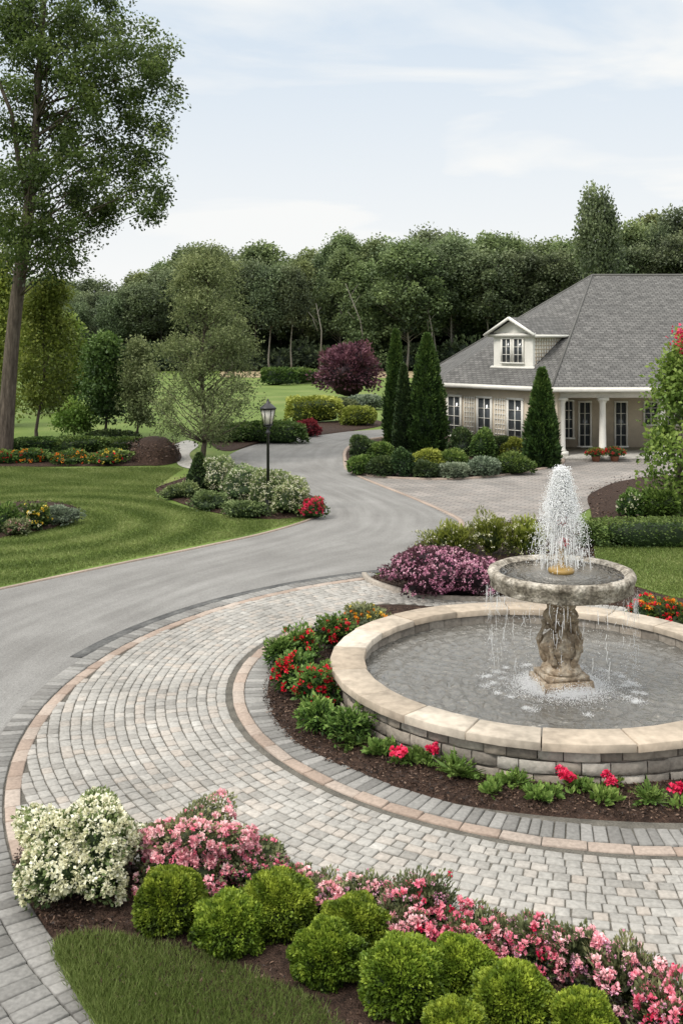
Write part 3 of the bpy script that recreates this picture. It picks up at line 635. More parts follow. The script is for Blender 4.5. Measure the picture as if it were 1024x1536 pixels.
def taper(vz): return 1.25-.85*np.clip((vz-3.4)/1.45,0,1)
b=MB()
for i in range(1300):
    an=rng.random()*6.28; vz=rng.uniform(3.4,4.85); vr=(.50*rng.random()**.6+.02)*float(taper(vz)); T=2*vz/9.8+.01
    t0=rng.uniform(.1,.97)*T; t1=min(T,t0+rng.uniform(.015,.05)); t=np.linspace(t0,t1,4); p=jetp(vr,vz,an,t); rr=rng.uniform(.002,.005)
    b.tube(p,[rr*.4,rr,rr,rr*.3],4,cap=False)
b.build('falling_streams',M['spray'],wj,smooth=True)
b=MB(); n=24000; an=rng.random(n)*6.28; vz=rng.uniform(3.2,4.9,n); vr=.54*rng.random(n)**.8*taper(vz); T=2*vz/9.8; t=T*rng.beta(1.7,1.4,n); drops(b,jetp(vr,vz,an,t)+rng.normal(0,.018,(n,3)),rng.uniform(.0018,.0052,n))
n=16000; an=rng.random(n)*6.28; vz=rng.uniform(3.9,4.9,n); vr=.42*rng.random(n)**.8*taper(vz); T=2*vz/9.8; t=T*rng.uniform(.2,.8,n); drops(b,jetp(vr,vz,an,t)+rng.normal(0,.017,(n,3)),rng.uniform(.003,.009,n),1.3); b.build('droplets',M['spray'],wj,kind='stuff')
ov=empty('falling_water',fp+[0,0,1.0],'thin streams of water dripping from the bowl rim into the basin','water')
b=MB(); dr=[]
for a0,spread,cnt in ((3.5,.3,26),(4.2,.35,24),(5.7,.3,24),(.1,.3,14),(2.6,.4,16),(1.4,.8,14),(5.0,.35,16)):
    for i in range(cnt):
        an=a0+rng.normal(0,spread); z1=1.54-rng.uniform(0,.9)*rng.random(); z0=max(.32,z1-rng.uniform(.04,.25)); rr=.87+rng.uniform(0,.05); dx=fp[0]+rr*math.cos(an); dy=fp[1]+rr*math.sin(an)
        q=rng.uniform(.0012,.003); b.tube([(dx,dy,z1),(dx+.01*rng.normal(),dy,(z0+z1)/2),(dx+.015*rng.normal(),dy,z0)],[q,q*1.2,q*.4],4,cap=False)
        for _ in range(12): dr.append((dx+rng.normal(0,.025),dy+rng.normal(0,.025),1.54-1.2*rng.random()**1.3))
drops(b,np.array(dr),rng.uniform(.0015,.004,len(dr))); b.build('streams',M['spray'],ov)
b=MB(); n=24000; rr=.30+rng.gamma(1.3,.12,n); an=rng.random(n)*6.28; P=np.c_[fp[0]+rr*np.cos(an),fp[1]+rr*np.sin(an)*.9,WZ+.008+np.abs(rng.normal(0,.05,n))*np.exp(-(rr-.33)**2*12)]; drops(b,P,rng.uniform(.0018,.008,n)*np.exp(-(rr-.3)*1.3),.9)
for q in range(30):
    n=180; an=rng.random()*6.28; rr=.88+rng.normal(0,.05); s_=rng.uniform(.02,.06); P=np.c_[fp[0]+rr*math.cos(an)+rng.normal(0,s_,n),fp[1]+rr*math.sin(an)+rng.normal(0,s_,n),WZ+.008+np.abs(rng.normal(0,.012,n))]; drops(b,P,rng.uniform(.0015,.0045,n),1.0)
b.build('splash_foam',M['spray'],org=fp,label='white splashing foam around the foot of the pedestal',cat='water',kind='stuff')
# ============================================================ PLANTS NEAR
Bx=[((205,306,1312,1416),'bright green boxwood ball nearest the white flowering shrub'),
((358,474,1318,1422),'boxwood ball third from the left, in the back row'),
((294,402,1352,1446),'boxwood ball in front, second from the left beside the bare mulch'),
((482,582,1356,1440),'half hidden boxwood ball in the back row, behind the fourth and sixth balls'),
((440,540,1392,1494),'boxwood ball fourth from the left along the grass side of the row'),
((644,742,1414,1512),'boxwood ball just under the loose pink flowers, right of the largest ball'),
((542,666,1418,1545),'largest boxwood ball, near the bottom centre of the picture'),
((710,830,1456,1580),'wide boxwood ball at the bottom, right of the picture centre'),
((826,922,1496,1610),'rightmost boxwood ball cut by the bottom edge'),
((634,736,1514,1625),'lowest boxwood ball, mostly below the bottom edge')]
for bx,lb_ in Bx: shrub('boxwood_shrub',lb_,'shrub',bx,'box',n=12000,leaf=.028,base=.05,lump=.085,asp=.6,loose=.2,group='clipped boxwood balls in the front bed',fr=6,core=.8)
shrub('white_flowering_shrub','large rounded shrub covered in cream white blossoms at the left end of the front bed','shrub',(34,212,1210,1372),'lightleaf',n=7000,leaf=.045,bl=((440,.048,'whitef',13),(380,.028,'whitef',8)),base=.03,lump=.17,loose=.35,fr=5)
shrub('pink_flowering_shrub','big dense bush of pale pink blossom clusters between white shrub and boxwoods','shrub',(202,378,1228,1356),'olive',n=5500,leaf=.04,bl=((160,.054,'pinkf',26),(100,.03,'pink2',12)),base=.03,lump=.2,loose=.4,fr=5)
shrub('pink_flowering_shrub','low rose and olive bush trailing off the right of the big pink bush','shrub',(335,430,1272,1345),'olive',n=3000,leaf=.035,bl=((70,.034,'pink2',10),(60,.026,'mauve',10)),base=.03,lump=.22,loose=.4)
PK=[((400,466,1306,1356),'pink2','small pink flower clump behind the third boxwood ball'),((440,516,1326,1388),'pinkf','salmon pink flowers peeking out between two boxwood balls'),((508,588,1326,1384),'pinkf','pale flower clump behind the back row of boxwoods'),
((568,634,1372,1428),'pinkf','round pale pink flower head above the largest boxwood ball'),((590,686,1326,1412),'pink2','tall loose rose flowering plant at the centre of the front bed'),((655,750,1382,1444),'pink2','pink and crimson flower patch behind the right boxwood balls'),((728,790,1396,1452),'pinkf','small soft pink clump between the crimson patch and the upright flowers'),
((762,850,1390,1470),'pink2','reddish pink upright flowers standing right of centre in the front bed'),((820,912,1406,1490),'pinkf','airy pink flowering plant with olive foliage near the lower right'),((884,1000,1436,1530),'pinkf','wide soft pink flower mass at the lower right of the front bed'),((950,1060,1486,1590),'pink2','pink flower mass in the bottom right corner')]
for bx,fm,lb_ in PK: shrub('pink_perennial',lb_,'flowers',bx,'olive',n=2800,leaf=.042,bl=((36,.048,fm,22),(56,.024,'mauve' if fm!='mauve' else 'pinkf',10),(11,.036,'crimf' if fm=='pink2' else 'pinkf',14)),base=.04,lump=.32,loose=.6,up=.7,core=.45,fr=6,asp=.4)
FB=.06
for bx,lb_,nf in [((428,476,944,998),'red flowering plant highest on the left of the fountain bed',18),((472,530,928,978),'red flowered plant beside the top left of the basin wall',20),((414,468,984,1044),'bright red begonia clump at the outer left edge of the fountain bed',38),((444,504,1006,1064),'dense red flower clump against the left of the basin wall',42)]:
    shrub('red_bedding_plant',lb_,'flowers',bx,'fern',n=1300,leaf=.065,bl=((nf,.048,'redf',16),),base=FB,lump=.3,loose=.55,fr=6,core=.6)
shrub('orange_bedding_plant','leafy clump with orange and yellow blooms at the back left of the basin','flowers',(512,586,912,952),'olive',n=1500,leaf=.06,bl=((14,.05,'oranf',14),(12,.045,'yelf',12)),base=.04,lump=.2,loose=.4)
for bx,lb_ in [((448,506,1056,1104),'leafy green clump below the red flowers left of the basin'),((494,552,1070,1118),'bushy green plant pressed against the lower left basin wall'),((400,440,962,1002),'small green tuft at the upper outer edge of the fountain bed')]:
    shrub('leafy_bedding_plant',lb_,'plant',bx,'fern',n=1100,leaf=.07,base=FB,lump=.3,loose=.6,asp=.4,fr=6,core=.6)
for bx,fl,sp2,lb_ in [((500,552,1080,1124),0,1,'fern-like tuft left of the lower basin wall'),((545,592,1096,1138),0,0,'green leafy tuft left of the single crimson bloom'),((580,612,1124,1152),1,0,'leftmost single crimson bloom in the mulch'),((602,644,1114,1150),0,0,'green tuft between the two left crimson blooms'),((634,668,1120,1153),1,0,'second crimson bloom from the left, beside the spiky fern'),
((648,724,1126,1176),0,1,'largest spiky bright green fern in front of the basin'),((714,756,1150,1192),0,0,'green rosette just right of the large fern'),((754,800,1146,1184),0,1,'spiky tuft right below a coping joint of the basin'),((792,836,1166,1208),0,0,'green rosette left of the crimson bloom below the basin centre'),((829,866,1158,1194),1,0,'crimson bloom below the basin, third from the left'),((860,898,1153,1188),0,0,'small tuft close to the wall right of the third crimson bloom'),
((877,920,1174,1210),0,0,'green rosette at the bed edge left of the fourth crimson bloom'),((894,936,1162,1196),1,0,'crimson bloom fourth from the left below the basin'),((946,1004,1164,1212),0,1,'spiky green clump near the right edge of the picture'),((996,1034,1180,1210),1,0,'rightmost crimson bloom at the picture edge')]:
    if fl: rosette('crimson_flower',lb_,'flower',bx,'fern',n=34,fl=(7,.055,'crimf',24))
    else: rosette('fern_tuft' if sp2 else 'green_tuft',lb_,'plant',bx,'fern',n=38 if sp2 else 120,spiky=bool(sp2))
shrub('mauve_flowering_shrub','wide mound of mauve pink flowers behind the left of the fountain','shrub',(585,752,828,900),'purple',n=4500,leaf=.06,bl=((560,.05,'mauve',9),),base=.05,lump=.17,ratio=.8,fr=6)
for bx,lb_ in [((640,712,792,838),'left pale yellow-green feathery shrub behind the mauve mound'),((698,772,778,842),'middle yellow-green feathery shrub behind the mauve mound'),((758,818,782,842),'right yellow-green feathery shrub next to the water plume')]:
    shrub('feathery_shrub',lb_,'shrub',bx,'ygreen',n=3400,leaf=.09,base=.04,lump=.3,loose=.65,asp=.22,up=1.0,bl=((80,.035,'whitef',6),),core=.4,fr=6)
for bx,lb_ in [((944,988,898,944),'red and orange flowers right behind the basin wall'),((975,1036,904,950),'red orange flower clump at the right picture edge behind the basin')]:
    shrub('red_bedding_plant',lb_,'flowers',bx,'green',n=1200,leaf=.06,base=.04,lump=.2,loose=.4,bl=((34,.055,'redf',12),(26,.05,'oranf',10)))
c1=G(893,832);w=9.0
o=empty('clipped_hedge',(c1[0]+w/2,c1[1]+.5,0),'low dark clipped hedge on the right behind the small lawn','hedge'); mb,_=foliage(np.array([c1[0]+w/2,c1[1]+.5,0]),w/2,.45,.66,16000,.06,'hedge',.02,9,.9,.6,.06); mb.build('foliage',M['green'],o)
treepx('flowering_tree','drooping green tree on the mulch mound by the right picture edge',1012,778,958,1120,520,755,60,160,.14,.42,21,'tree_f',tr=.08,env='oval',flat=.9,drop=.8,crv=1.5)
b0=G(1012,778); t_=empty('red_blossom_tree',(b0[0]+.25,b0[1]-.55,0),'slim tree with crimson blossom showing above the green tree at the right edge','tree')
T,K=tree_parts(5.0,.05,4.15,.28,9,80,.075,.3,77); T.build('trunk',M['bark'],t_,world=False); K.build('crown',M['crimf'],t_,world=False)
shrub('white_bedding_plant','white flowers on the mulch mound beneath the right tree','flowers',(928,965,738,778),'green',n=900,leaf=.09,bl=((26,.06,'whitef',10),),base=.15)
shrub('round_shrub','green shrub beside the trunk of the right tree','shrub',(965,1012,734,780),'tree_f',n=1500,leaf=.1,base=.15,lump=.2,loose=.4)
# lamp bed
shrub('dwarf_spruce','small dark cone shaped spruce at the left end of the lamp bed','shrub',(277,321,680,742),'dgreen',n=3500,leaf=.09,shape='cone',lump=.08,base=.03,loose=.2)
for bx,lb_ in [((300,356,688,742),'white flowering shrub just behind the dwarf spruce'),((335,400,704,760),'white flowering shrub left of the lamp post'),((374,436,708,770),'white flowering shrub at the foot of the lamp post'),((410,464,722,775),'white flowering shrub beside the crimson flowers')]:
    shrub('white_flowering_shrub',lb_,'shrub',bx,'lightleaf',n=2400,leaf=.07,base=.03,lump=.17,bl=((330,.045,'whitef',6),),fr=5)
shrub('crimson_bedding_plant','crimson pink flowers at the right tip of the lamp bed','flowers',(452,488,746,779),'green',n=900,leaf=.06,base=.03,bl=((130,.055,'crimf',10),),lump=.2,fr=5)
for bx,lb_ in [((244,300,726,750),'silvery ground cover at the far left of the lamp bed'),((286,345,738,766),'silvery ground cover in front of the dwarf spruce'),((335,398,752,778),'silvery ground cover left of the lamp post foot')]:
    shrub('ground_cover_plant',lb_,'plant',bx,'lightleaf',n=1800,leaf=.07,base=.03,lump=.25,ratio=.7,loose=.4)
shrub('yellow_bedding_plant','yellow and white flowers in the small bed at the left edge','flowers',(36,74,758,795),'green',n=1200,leaf=.08,base=.04,lump=.25,loose=.4,bl=((26,.06,'yelf',10),(14,.06,'whitef',10)))
shrub('ground_cover_plant','grey green plant right in the small left bed','plant',(68,116,762,788),'silver',n=1500,leaf=.07,base=.04,lump=.25)
shrub('leafy_bedding_plant','green plant at the left picture edge in the small lawn bed','plant',(-20,32,762,800),'green',n=1500,leaf=.08,base=.04,lump=.25)
shrub('pink_bedding_plant','low pale pink flowers at the near edge of the small left bed','flowers',(8,44,782,803),'olive',n=700,leaf=.07,base=.04,lump=.25,bl=((22,.05,'pinkf',8),))
for bx,fm,lb_ in [((-12,26,678,697),'redf','red flowers at the foot of the tall tree'),((24,76,674,696),'oranf','orange flowers left in the bed beyond the lawn'),((74,130,679,697),'oranf','orange and red flowers in the middle of the bed beyond the lawn'),((128,192,678,698),'yelf','yellow flowers right in the bed beyond the lawn')]:
    shrub('bedding_flowers',lb_,'flowers',bx,'green',n=900,leaf=.11,base=.04,lump=.2,ratio=.7,bl=((30,.08,fm,8),(10,.07,'redf',8)))
for bx,lb_ in [((22,90,658,682),'left stretch of low green hedge behind the orange flowers'),((86,158,657,682),'middle stretch of low green hedge behind the flowers'),((154,228,658,682),'right stretch of low green hedge behind the flowers')]:
    shrub('low_hedge',lb_,'hedge',bx,'green',n=2200,leaf=.11,shape='hedge',lump=.08,ratio=.5)
shrub('low_shrub','small dark shrub under the young trees on the left lawn','shrub',(130,205,647,660),'dgreen',n=1200,leaf=.13,ratio=.6)
shrub('low_hedge','long dark green hedge left of the road bend','hedge',(325,450,636,666),'green',n=5000,leaf=.13,shape='hedge',lump=.1,ratio=.35)
shrub('red_shrub','small dark red shrub at the end of the long hedge','shrub',(446,479,632,656),'redleaf',n=1200,leaf=.13)
shrub('yellow_green_shrub','large yellow-green clipped mound beyond the road bend','shrub',(432,512,598,636),'ygreen',n=4000,leaf=.16,shape='hedge',lump=.1,ratio=.7)
shrub('yellow_green_shrub','smaller yellow-green mound right of the large one','shrub',(510,564,611,641),'ygreen',n=2600,leaf=.14,lump=.1)
shrub('pale_shrub','pale shrub behind the smaller yellow-green mound','shrub',(526,574,594,616),'silver',n=1800,leaf=.16)
shrub('pale_shrub','grey green shrub between the yellow-green mounds','shrub',(488,534,600,618),'olive',n=1800,leaf=.16)
for bx,lb_ in [((396,442,556,578),'left dark hedge clump at the far edge of the lawn'),((436,484,556,576),'right dark hedge clump at the far edge of the lawn')]:
    shrub('far_hedge',lb_,'hedge',bx,'green',n=1500,leaf=.3,shape='hedge',ratio=.5,lump=.15)
for bx,lb_,nn in [((572,614,497,672),'left tall narrow arborvitae beside the house drive',9000),((604,676,503,686),'broad tall arborvitae right of its narrow neighbour',13000),((783,842,555,704),'arborvitae standing beside the porch columns',10000)]:
    shrub('arborvitae',lb_,'tree',bx,'conif',n=nn,leaf=.16,shape='cone',lump=.11,fr=10,loose=.28,asp=.4,up=.9)
shrub('arborvitae','dark shorter arborvitae squeezed between the two tall ones','tree',(588,622,548,684),'dgreen',n=6000,leaf=.13,shape='cone',lump=.06,up=.8)
shrub('arborvitae','far single arborvitae in front of the woodland','tree',(411,443,448,551),'conif',n=5000,leaf=.4,shape='cone',lump=.08,up=.8)
HB=[((526,562,656,692),'dgreen','dark ball shrub at the back left of the house bed'),((553,590,665,694),'green','green ball shrub in front of the narrow arborvitae'),((521,556,686,713),'green','front left ball shrub of the house bed'),((554,592,687,716),'dgreen','dark ball shrub second along the front of the house bed'),((590,618,676,717),'dgreen','upright dark shrub at the middle front of the house bed'),
((616,662,676,704),'ygreen','yellow-green shrub under the broad arborvitae'),((616,658,694,718),'dgreen','low dark shrub in front of the yellow-green one'),((654,704,696,719),'silver','silvery low shrub along the front edge'),((656,702,678,702),'green','green shrub behind the silvery low shrub'),((674,714,648,688),'dgreen','dark shrub right of the broad arborvitae'),((704,742,648,692),'green','green shrub below the middle windows'),
((734,766,656,690),'dgreen','small dark shrub below the right windows'),((750,790,658,692),'ygreen','bright yellow-green shrub left of the porch arborvitae'),((700,748,688,716),'silver','grey low shrub at the front right of the house bed'),((742,798,684,713),'green','spreading green shrub at the right front of the house bed'),((710,738,640,664),'redleaf','reddish shrub against the house wall'),((736,770,642,664),'dgreen','dark clipped ball against the house wall')]
for bx,mt,lb_ in HB: shrub('round_shrub',lb_,'shrub',bx,mt,n=1900,leaf=.10,base=.03,lump=.14)
for bx,lb_ in [((880,906,674,694),'left porch pot of red flowers'),((906,936,672,694),'right porch pot of red flowers')]:
    c,w,h=dims(*bx); o=empty('flower_pot',c,lb_,'flower pot'); b=MB(); b.lathe(c,[(.12,0),(.17,.2),(.19,.22),(.16,.22)],14); b.build('pot',M['terra'],o,smooth=True)
    mb,sf=foliage(c+[0,0,.2],w/2,w/2,.3,500,.08); mb.build('foliage',M['green'],o); D=runit(60); D[:,2]=abs(D[:,2]); fb=MB(); pompons(fb,sf(D)+c+[0,0,.2],.06,9); fb.build('blossoms',M['redf'],o,kind='stuff')
# ============================================================ TREES
shrub('plum_tree','rounded dark purple leaved tree beyond the road','tree',(479,567,518,600),'purple',n=5000,leaf=.28,lump=.2,loose=.45,stem=True,fr=5,core=.7)
treepx('feathery_tree','tall loose grey-green tree standing by the path behind the lamp bed',303,692,205,414,368,655,165,170,.12,.44,13,'tree_b',tr=.10,env='egg',bark='bark',flat=.55,drop=.6,asp=.42,fill=.03,crv=1.7)
treepx('young_tree','yellow-green young tree beside the tall trunk on the left',56,672,15,128,415,612,64,200,.15,.6,4,'tree_y',tr=.08,env='oval')
treepx('young_tree','dark green young tree on the left lawn',160,656,112,198,508,624,46,220,.17,.55,5,'tree_d',tr=.07,env='oval')
treepx('young_tree','lighter green young tree right of the dark one on the left lawn',205,658,172,244,514,628,40,190,.14,.48,6,'tree_b',tr=.06,env='oval')
treepx('young_tree','smallest bushy tree in front of the dark young tree',112,657,80,146,602,642,22,190,.14,.42,8,'tree_f',tr=.05,env='oval')
treepx('young_tree','yellow-green tree at the left picture edge behind the tall tree',-5,640,-60,40,380,610,60,220,.22,.9,9,'tree_y',tr=.1,env='oval')
treepx('young_tree','green tree beyond the left lawn behind the yellow-green trees',90,620,44,140,475,600,40,210,.25,.9,10,'tree_f',tr=.1,env='oval')
tb=G(6,684); D0=tb[1]
o=empty('tall_tree',tb,'very tall leaning tree with open crown filling the upper left','tree'); T=MB(); K=MB()
sp=[(6,684),(12,600),(20,500),(32,400),(42,330),(50,250),(56,160),(62,70),(70,-40),(80,-150)]
path=[AT(x,y,D0) for x,y in sp]; path[0][2]=0; rad=[.36,.30,.27,.255,.24,.17,.14,.11,.08,.05]
path=list(crcurve(path,4)); rad=np.interp(np.linspace(0,9,len(path)),range(10),rad)
T.tube([tuple(p) for p in path],list(rad),12)
def near(z): return min(path,key=lambda p:abs(p[2]-z))
T.tube([tuple(AT(44,300,D0)),tuple(AT(28,240,D0-.4)),tuple(AT(18,170,D0-.5)),tuple(AT(-15,90,D0-1))],[.13,.10,.08,.05],8)
cl=[(20,15),(60,5),(100,20),(140,5),(170,30),(205,55),(235,85),(250,110),(215,110),(180,85),(140,60),(110,80),(75,60),(40,60),(10,50),(245,135),(160,120),(120,125),(85,110),(110,165),(150,165),(185,160),(210,190),(245,205),(225,225),(190,215),(155,200),(120,205),(90,200),(135,240),(170,250),(205,255),(230,285),(215,310),(185,290),(150,285),(125,280),(110,310),(145,325),(170,320),(90,330),(120,345),(80,360),(55,350),(100,375),(10,280),(5,320),(20,340),(10,370),(65,385),(30,90),(-20,60),(-30,150),(-30,300),(-20,380),(60,-40),(120,-40),(170,-30),(-20,-30),(90,395),(130,150),(200,130),(50,30),(90,45),(20,30),(30,50),(60,300),(20,390),(45,280),(10,260),(70,90),(60,140),(75,180),(95,240),(40,230),(20,120),(5,180),(50,200),(70,260),(110,40),(150,95)]
for (x,y) in cl:
    for rep in range(3):
        dd=D0+rng.uniform(-2.8,2.8); c=AT(x+rng.uniform(-20,18),y+rng.uniform(-20,20),dd)
        s=near(c[2]-rng.uniform(.8,2.6)); 
        if rep==0:
            m_=(s+c)/2+np.array([rng.uniform(-.2,.2),rng.uniform(-.2,.2),rng.uniform(-.1,.3)]); T.tube([tuple(s),tuple(m_),tuple(c)],[.045,.026,.010],5)
        nn=int(rng.uniform(140,340)); g=rng.normal(size=(nn,3))*.5; ln=np.linalg.norm(g,axis=1); g*=(np.minimum(ln,1.2)/ln)[:,None]; rr=rng.uniform(.4,.85)
        P=c+g*np.array([rr,rr,rr*.85]); a=np.clip(.28+.3*g[:,2]+.32*rng.random(nn)+rng.normal(0,.12),0,1); s_=.15*rng.uniform(.6,1.3,nn)  # crown shading in leaf tone: clump tops lighter, undersides darker
        add_leaves(K,P,nrm(g*.4+runit(nn)+[0,0,-.2]),s_,s_*.6,a)
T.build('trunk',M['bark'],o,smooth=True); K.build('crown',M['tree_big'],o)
protos=[]
specs=[(31,'oval',4.6,6,80),(32,'tall',3.6,9.5,70),(33,'oval',5.2,3,88),(34,'tall',3.0,10.5,54),(35,'cone',4.2,2,76),(36,'tall',4.4,6,80),(37,'egg',4.8,6,76)]
for sd,env,R,cb,nc in specs:
    T,K=tree_parts(20,.17,cb,R,nc,190,.42,1.3,sd,env=env,flat=.85,asp=.7,crv=1.6)
    t=T.build('trunk',M['palebark'],world=False); k=K.build('crown',M['forest' if sd%2 else 'forest_n'],world=False); protos.append((t.data,k.data)); bpy.data.objects.remove(t); bpy.data.objects.remove(k)
prof=[(-150,412),(0,420),(60,426),(120,424),(200,418),(250,398),(300,378),(350,378),(400,378),(450,390),(500,366),(560,358),(620,356),(660,346),(700,352),(750,356),(800,358),(850,364),(900,358),(950,342),(1000,326),(1024,322),(1200,315)]
px_,py_=zip(*prof)
def placetree(x,d,H,k,label,group=None,w=1):
    r=empty('woodland_tree',(x,d,0),label,'tree',group); r.rotation_euler[2]=random.random()*6.28; s=H/20.0; r.scale=(s*w,s*w,s)
    for nm,me in zip(('trunk','crown'),protos[k]):
        c=bpy.data.objects.new(nm,me); C.objects.link(c); c.parent=r
for row,(d,sp_,kk) in enumerate([(149,4.0,(1,3,1,3,0,5,4)),(158,4.6,(0,2,1,5,6)),(168,5.6,(2,0,5,6)),(180,8,(2,0))]):
    x=-62-row*3
    while x<70+row*3:
        xx=x+random.uniform(-2,2); dd=d+random.uniform(-3.5,3.5); px=512+xx/dd*F
        yt=np.interp(px,px_,py_)+random.uniform(-8,20)+(24*random.random()+6 if row==0 else 0); H=CH+(HZ-yt)/F*dd
        placetree(xx,dd,H,random.choice(kk),'leafy tree massed in the dark woodland behind the lawns','woodland trees behind the lawns',w=random.uniform(.9,1.35)); x+=sp_
uh=MB()
for i in range(60):
    x=-64+i*2.3; h=random.uniform(2,4.8); mb,_=foliage(np.array([x,149+random.uniform(-1,3),0.]),2.6,2,h,420,.55,lump=.25,loose=.5,core=.6)
    uh.V+=mb.V; uh.A+=mb.A; uh.F+=[q+uh.n for q in mb.F]; uh.n+=mb.n
uh.build('undergrowth',M['forest_n'],label='dark undergrowth along the foot of the woodland',cat='bushes',kind='stuff')
placetree((895-512)/F*140,140,CH+(HZ-292)/F*140,3,'slender tree poking above the woodland right of the house ridge',w=.7)
for i,(x0,y0,x1,y1) in enumerate([(552,545,518,425),(645,530,640,455),(480,545,474,455)]):
    o=empty('bare_tree',AT(x0,y0,143.5)*[1,1,0],['pale leaning bare trunk in the middle of the woodland edge','pale upright bare trunk at the woodland edge left of the house','thin pale trunk behind the yellow-green mounds'][i],'tree')
    T=MB(); p0=AT(x0,y0,143.5); p0[2]=0; p1=AT(x1,y1,143.5); m_=(p0+p1)/2+np.array([.5,0,1.0]); T.tube([tuple(p0),tuple(m_),tuple(p1)],[.13,.09,.03],7)
    for q in range(3):
        t=.6+.12*q; s=p0*(1-t)+p1*t; T.tube([tuple(s),tuple(s+np.array([rng.uniform(-1.5,1.5),0,rng.uniform(1,2)]))],[.05,.02],5)
    T.build('trunk',M['palebark'],o)
# ============================================================ LAMP
lp=G(402,771); lo_=empty('street_lamp',lp,'black lantern lamp post standing in the shrub bed beside the road','street lamp')
b=MB(); b.lathe(lp,[(.13,0),(.13,.12),(.09,.16),(.075,.5),(.06,.55),(.045,.6)],12); b.build('base',M['black'],lo_,smooth=True)
b=MB(); b.lathe(lp,[(.042,.58),(.036,2.1),(.06,2.13),(.06,2.17),(.035,2.2),(.035,2.28),(.09,2.33)],12); b.build('pole',M['black'],lo_,smooth=True)
b=MB(); b.lathe(lp,[(.09,2.33),(.13,2.36),(.13,2.38)],6)
for k in range(6):
    an=k*math.pi/3; b.tube([(lp[0]+.125*math.cos(an),lp[1]+.125*math.sin(an),2.37),(lp[0]+.19*math.cos(an),lp[1]+.19*math.sin(an),2.76)],.010,5)
b.lathe(lp,[(.17,2.755),(.21,2.76),(.21,2.785),(.17,2.79)],6); b.build('lantern_frame',M['black'],lo_)
b=MB(); b.lathe(lp,[(.11,2.385),(.178,2.752)],6); b.build('lantern_glass',M['lampglass'],lo_)
b=MB(); b.lathe(lp,[(.23,2.785),(.20,2.82),(.11,2.90),(.05,2.94),(.05,2.97),(.02,2.99),(.025,3.02),(.001,3.06)],12); b.build('lamp_cap',M['black'],lo_,smooth=True)
# ============================================================ HOUSE
A=np.array([3.9,42.6,2.8]);B=np.array([8.0,38.1,2.8]);Rr=np.array([23,38.1,2.8]);Pk=np.array([11.5,46,7.57]);Q=np.array([23,46,7.57]);Cc=np.array([4.6,47.5,3.4]);Dd=np.array([5.6,53,2.8]);E=np.array([23,54,2.8])
ho=empty('house',(12,42,0),'cream single storey mansion with grey shingle hip roof, dormer and columned porch','house')
def roofpart(name,faces,parent,th=.0):
    b=MB(); uv=[]
    for f in faces:
        f=np.array(f); e=nrm((f[1]-f[0])[None])[0]; n_=nrm(np.cross(f[1]-f[0],f[2]-f[0])[None])[0]; u=np.cross(n_,e)
        b.add(f,[tuple(range(len(f)))]); uv+= [[p@e,p@u] for p in f]
    return b.build(name,M['roof'],parent,uv=uv)
rf=roofpart('roof',[(A,B,Pk),(A,Pk,Cc),(B,Rr,Q,Pk),(Dd,A,Cc),(E,Dd,Cc,Pk,Q)],ho)
for p_,q_,r_ in ((Pk,Q,.06),(B,Pk,.05),(Cc,Pk,.05)):
    b=MB(); b.tube([tuple(p_+[0,0,.01]),tuple(q_+[0,0,.01])],r_,6); b.build('ridge_cap',M['cap'],rf)
def wallq(b,p,q,z0,z1,th=.2):
    p=np.array(p[:2]);q=np.array(q[:2]); L=np.linalg.norm(q-p); c=(p+q)/2; b.box((c[0],c[1],(z0+z1)/2),(L,th,z1-z0),math.atan2(q[1]-p[1],q[0]-p[0]))
b=MB(); wallq(b,A,B,2.62,2.795,.12); wallq(b,B,Rr,2.62,2.795,.12); wallq(b,A,Dd,2.62,2.795,.12); b.build('fascia',M['white'],ho)
b=MB(); b.add([A+[.05,0,-.1],B+[0,.05,-.1],Rr+[0,.05,-.1],E+[0,0,-.1],Dd+[0,0,-.1]],[(0,1,2,3,4)]); b.build('soffit',M['white'],ho)
tdir=nrm((B-A)[None])[0]; ndir=np.array([tdir[1],-tdir[0],0]); ndir=-ndir if ndir@np.array([-1,-1,0])<0 else ndir
A2=A-ndir*.5+tdir*.3; B2=B-ndir*.5-tdir*.1
b=MB(); wallq(b,A2,B2,0,2.68,.2); wallq(b,A2,Dd+[.4,-.3,0],0,2.65,.2); wallq(b,(B2[0]+.02,B2[1]+.1),(B2[0]+.5,41.6),0,2.66,.2); wallq(b,(8.2,41.7),(22.8,41.7),0,2.67,.2); b.build('wall',M['wall'],ho)
b=MB(); b.box((15.2,39.9,.07),(15.2,3.5,.14)); b.build('porch_floor',M['concrete'],ho)
b=MB(); b.box((15.6,38.75,2.5),(14.8,.3,.26)); b.build('porch_beam',M['white'],ho)
for i,px in enumerate([842,903,992]):
    x=(px-512)/F*38.75; c=np.array([x,38.75,0]); b=MB(); b.box((x,38.75,.22),(.42,.42,.16)); b.lathe(c,[(.17,.30),(.155,.36),(.14,.4),(.12,2.15),(.15,2.2),(.17,2.26)],20); b.box((x,38.75,2.315),(.4,.4,.11)); b.build('column',M['white'],ho,smooth=False)
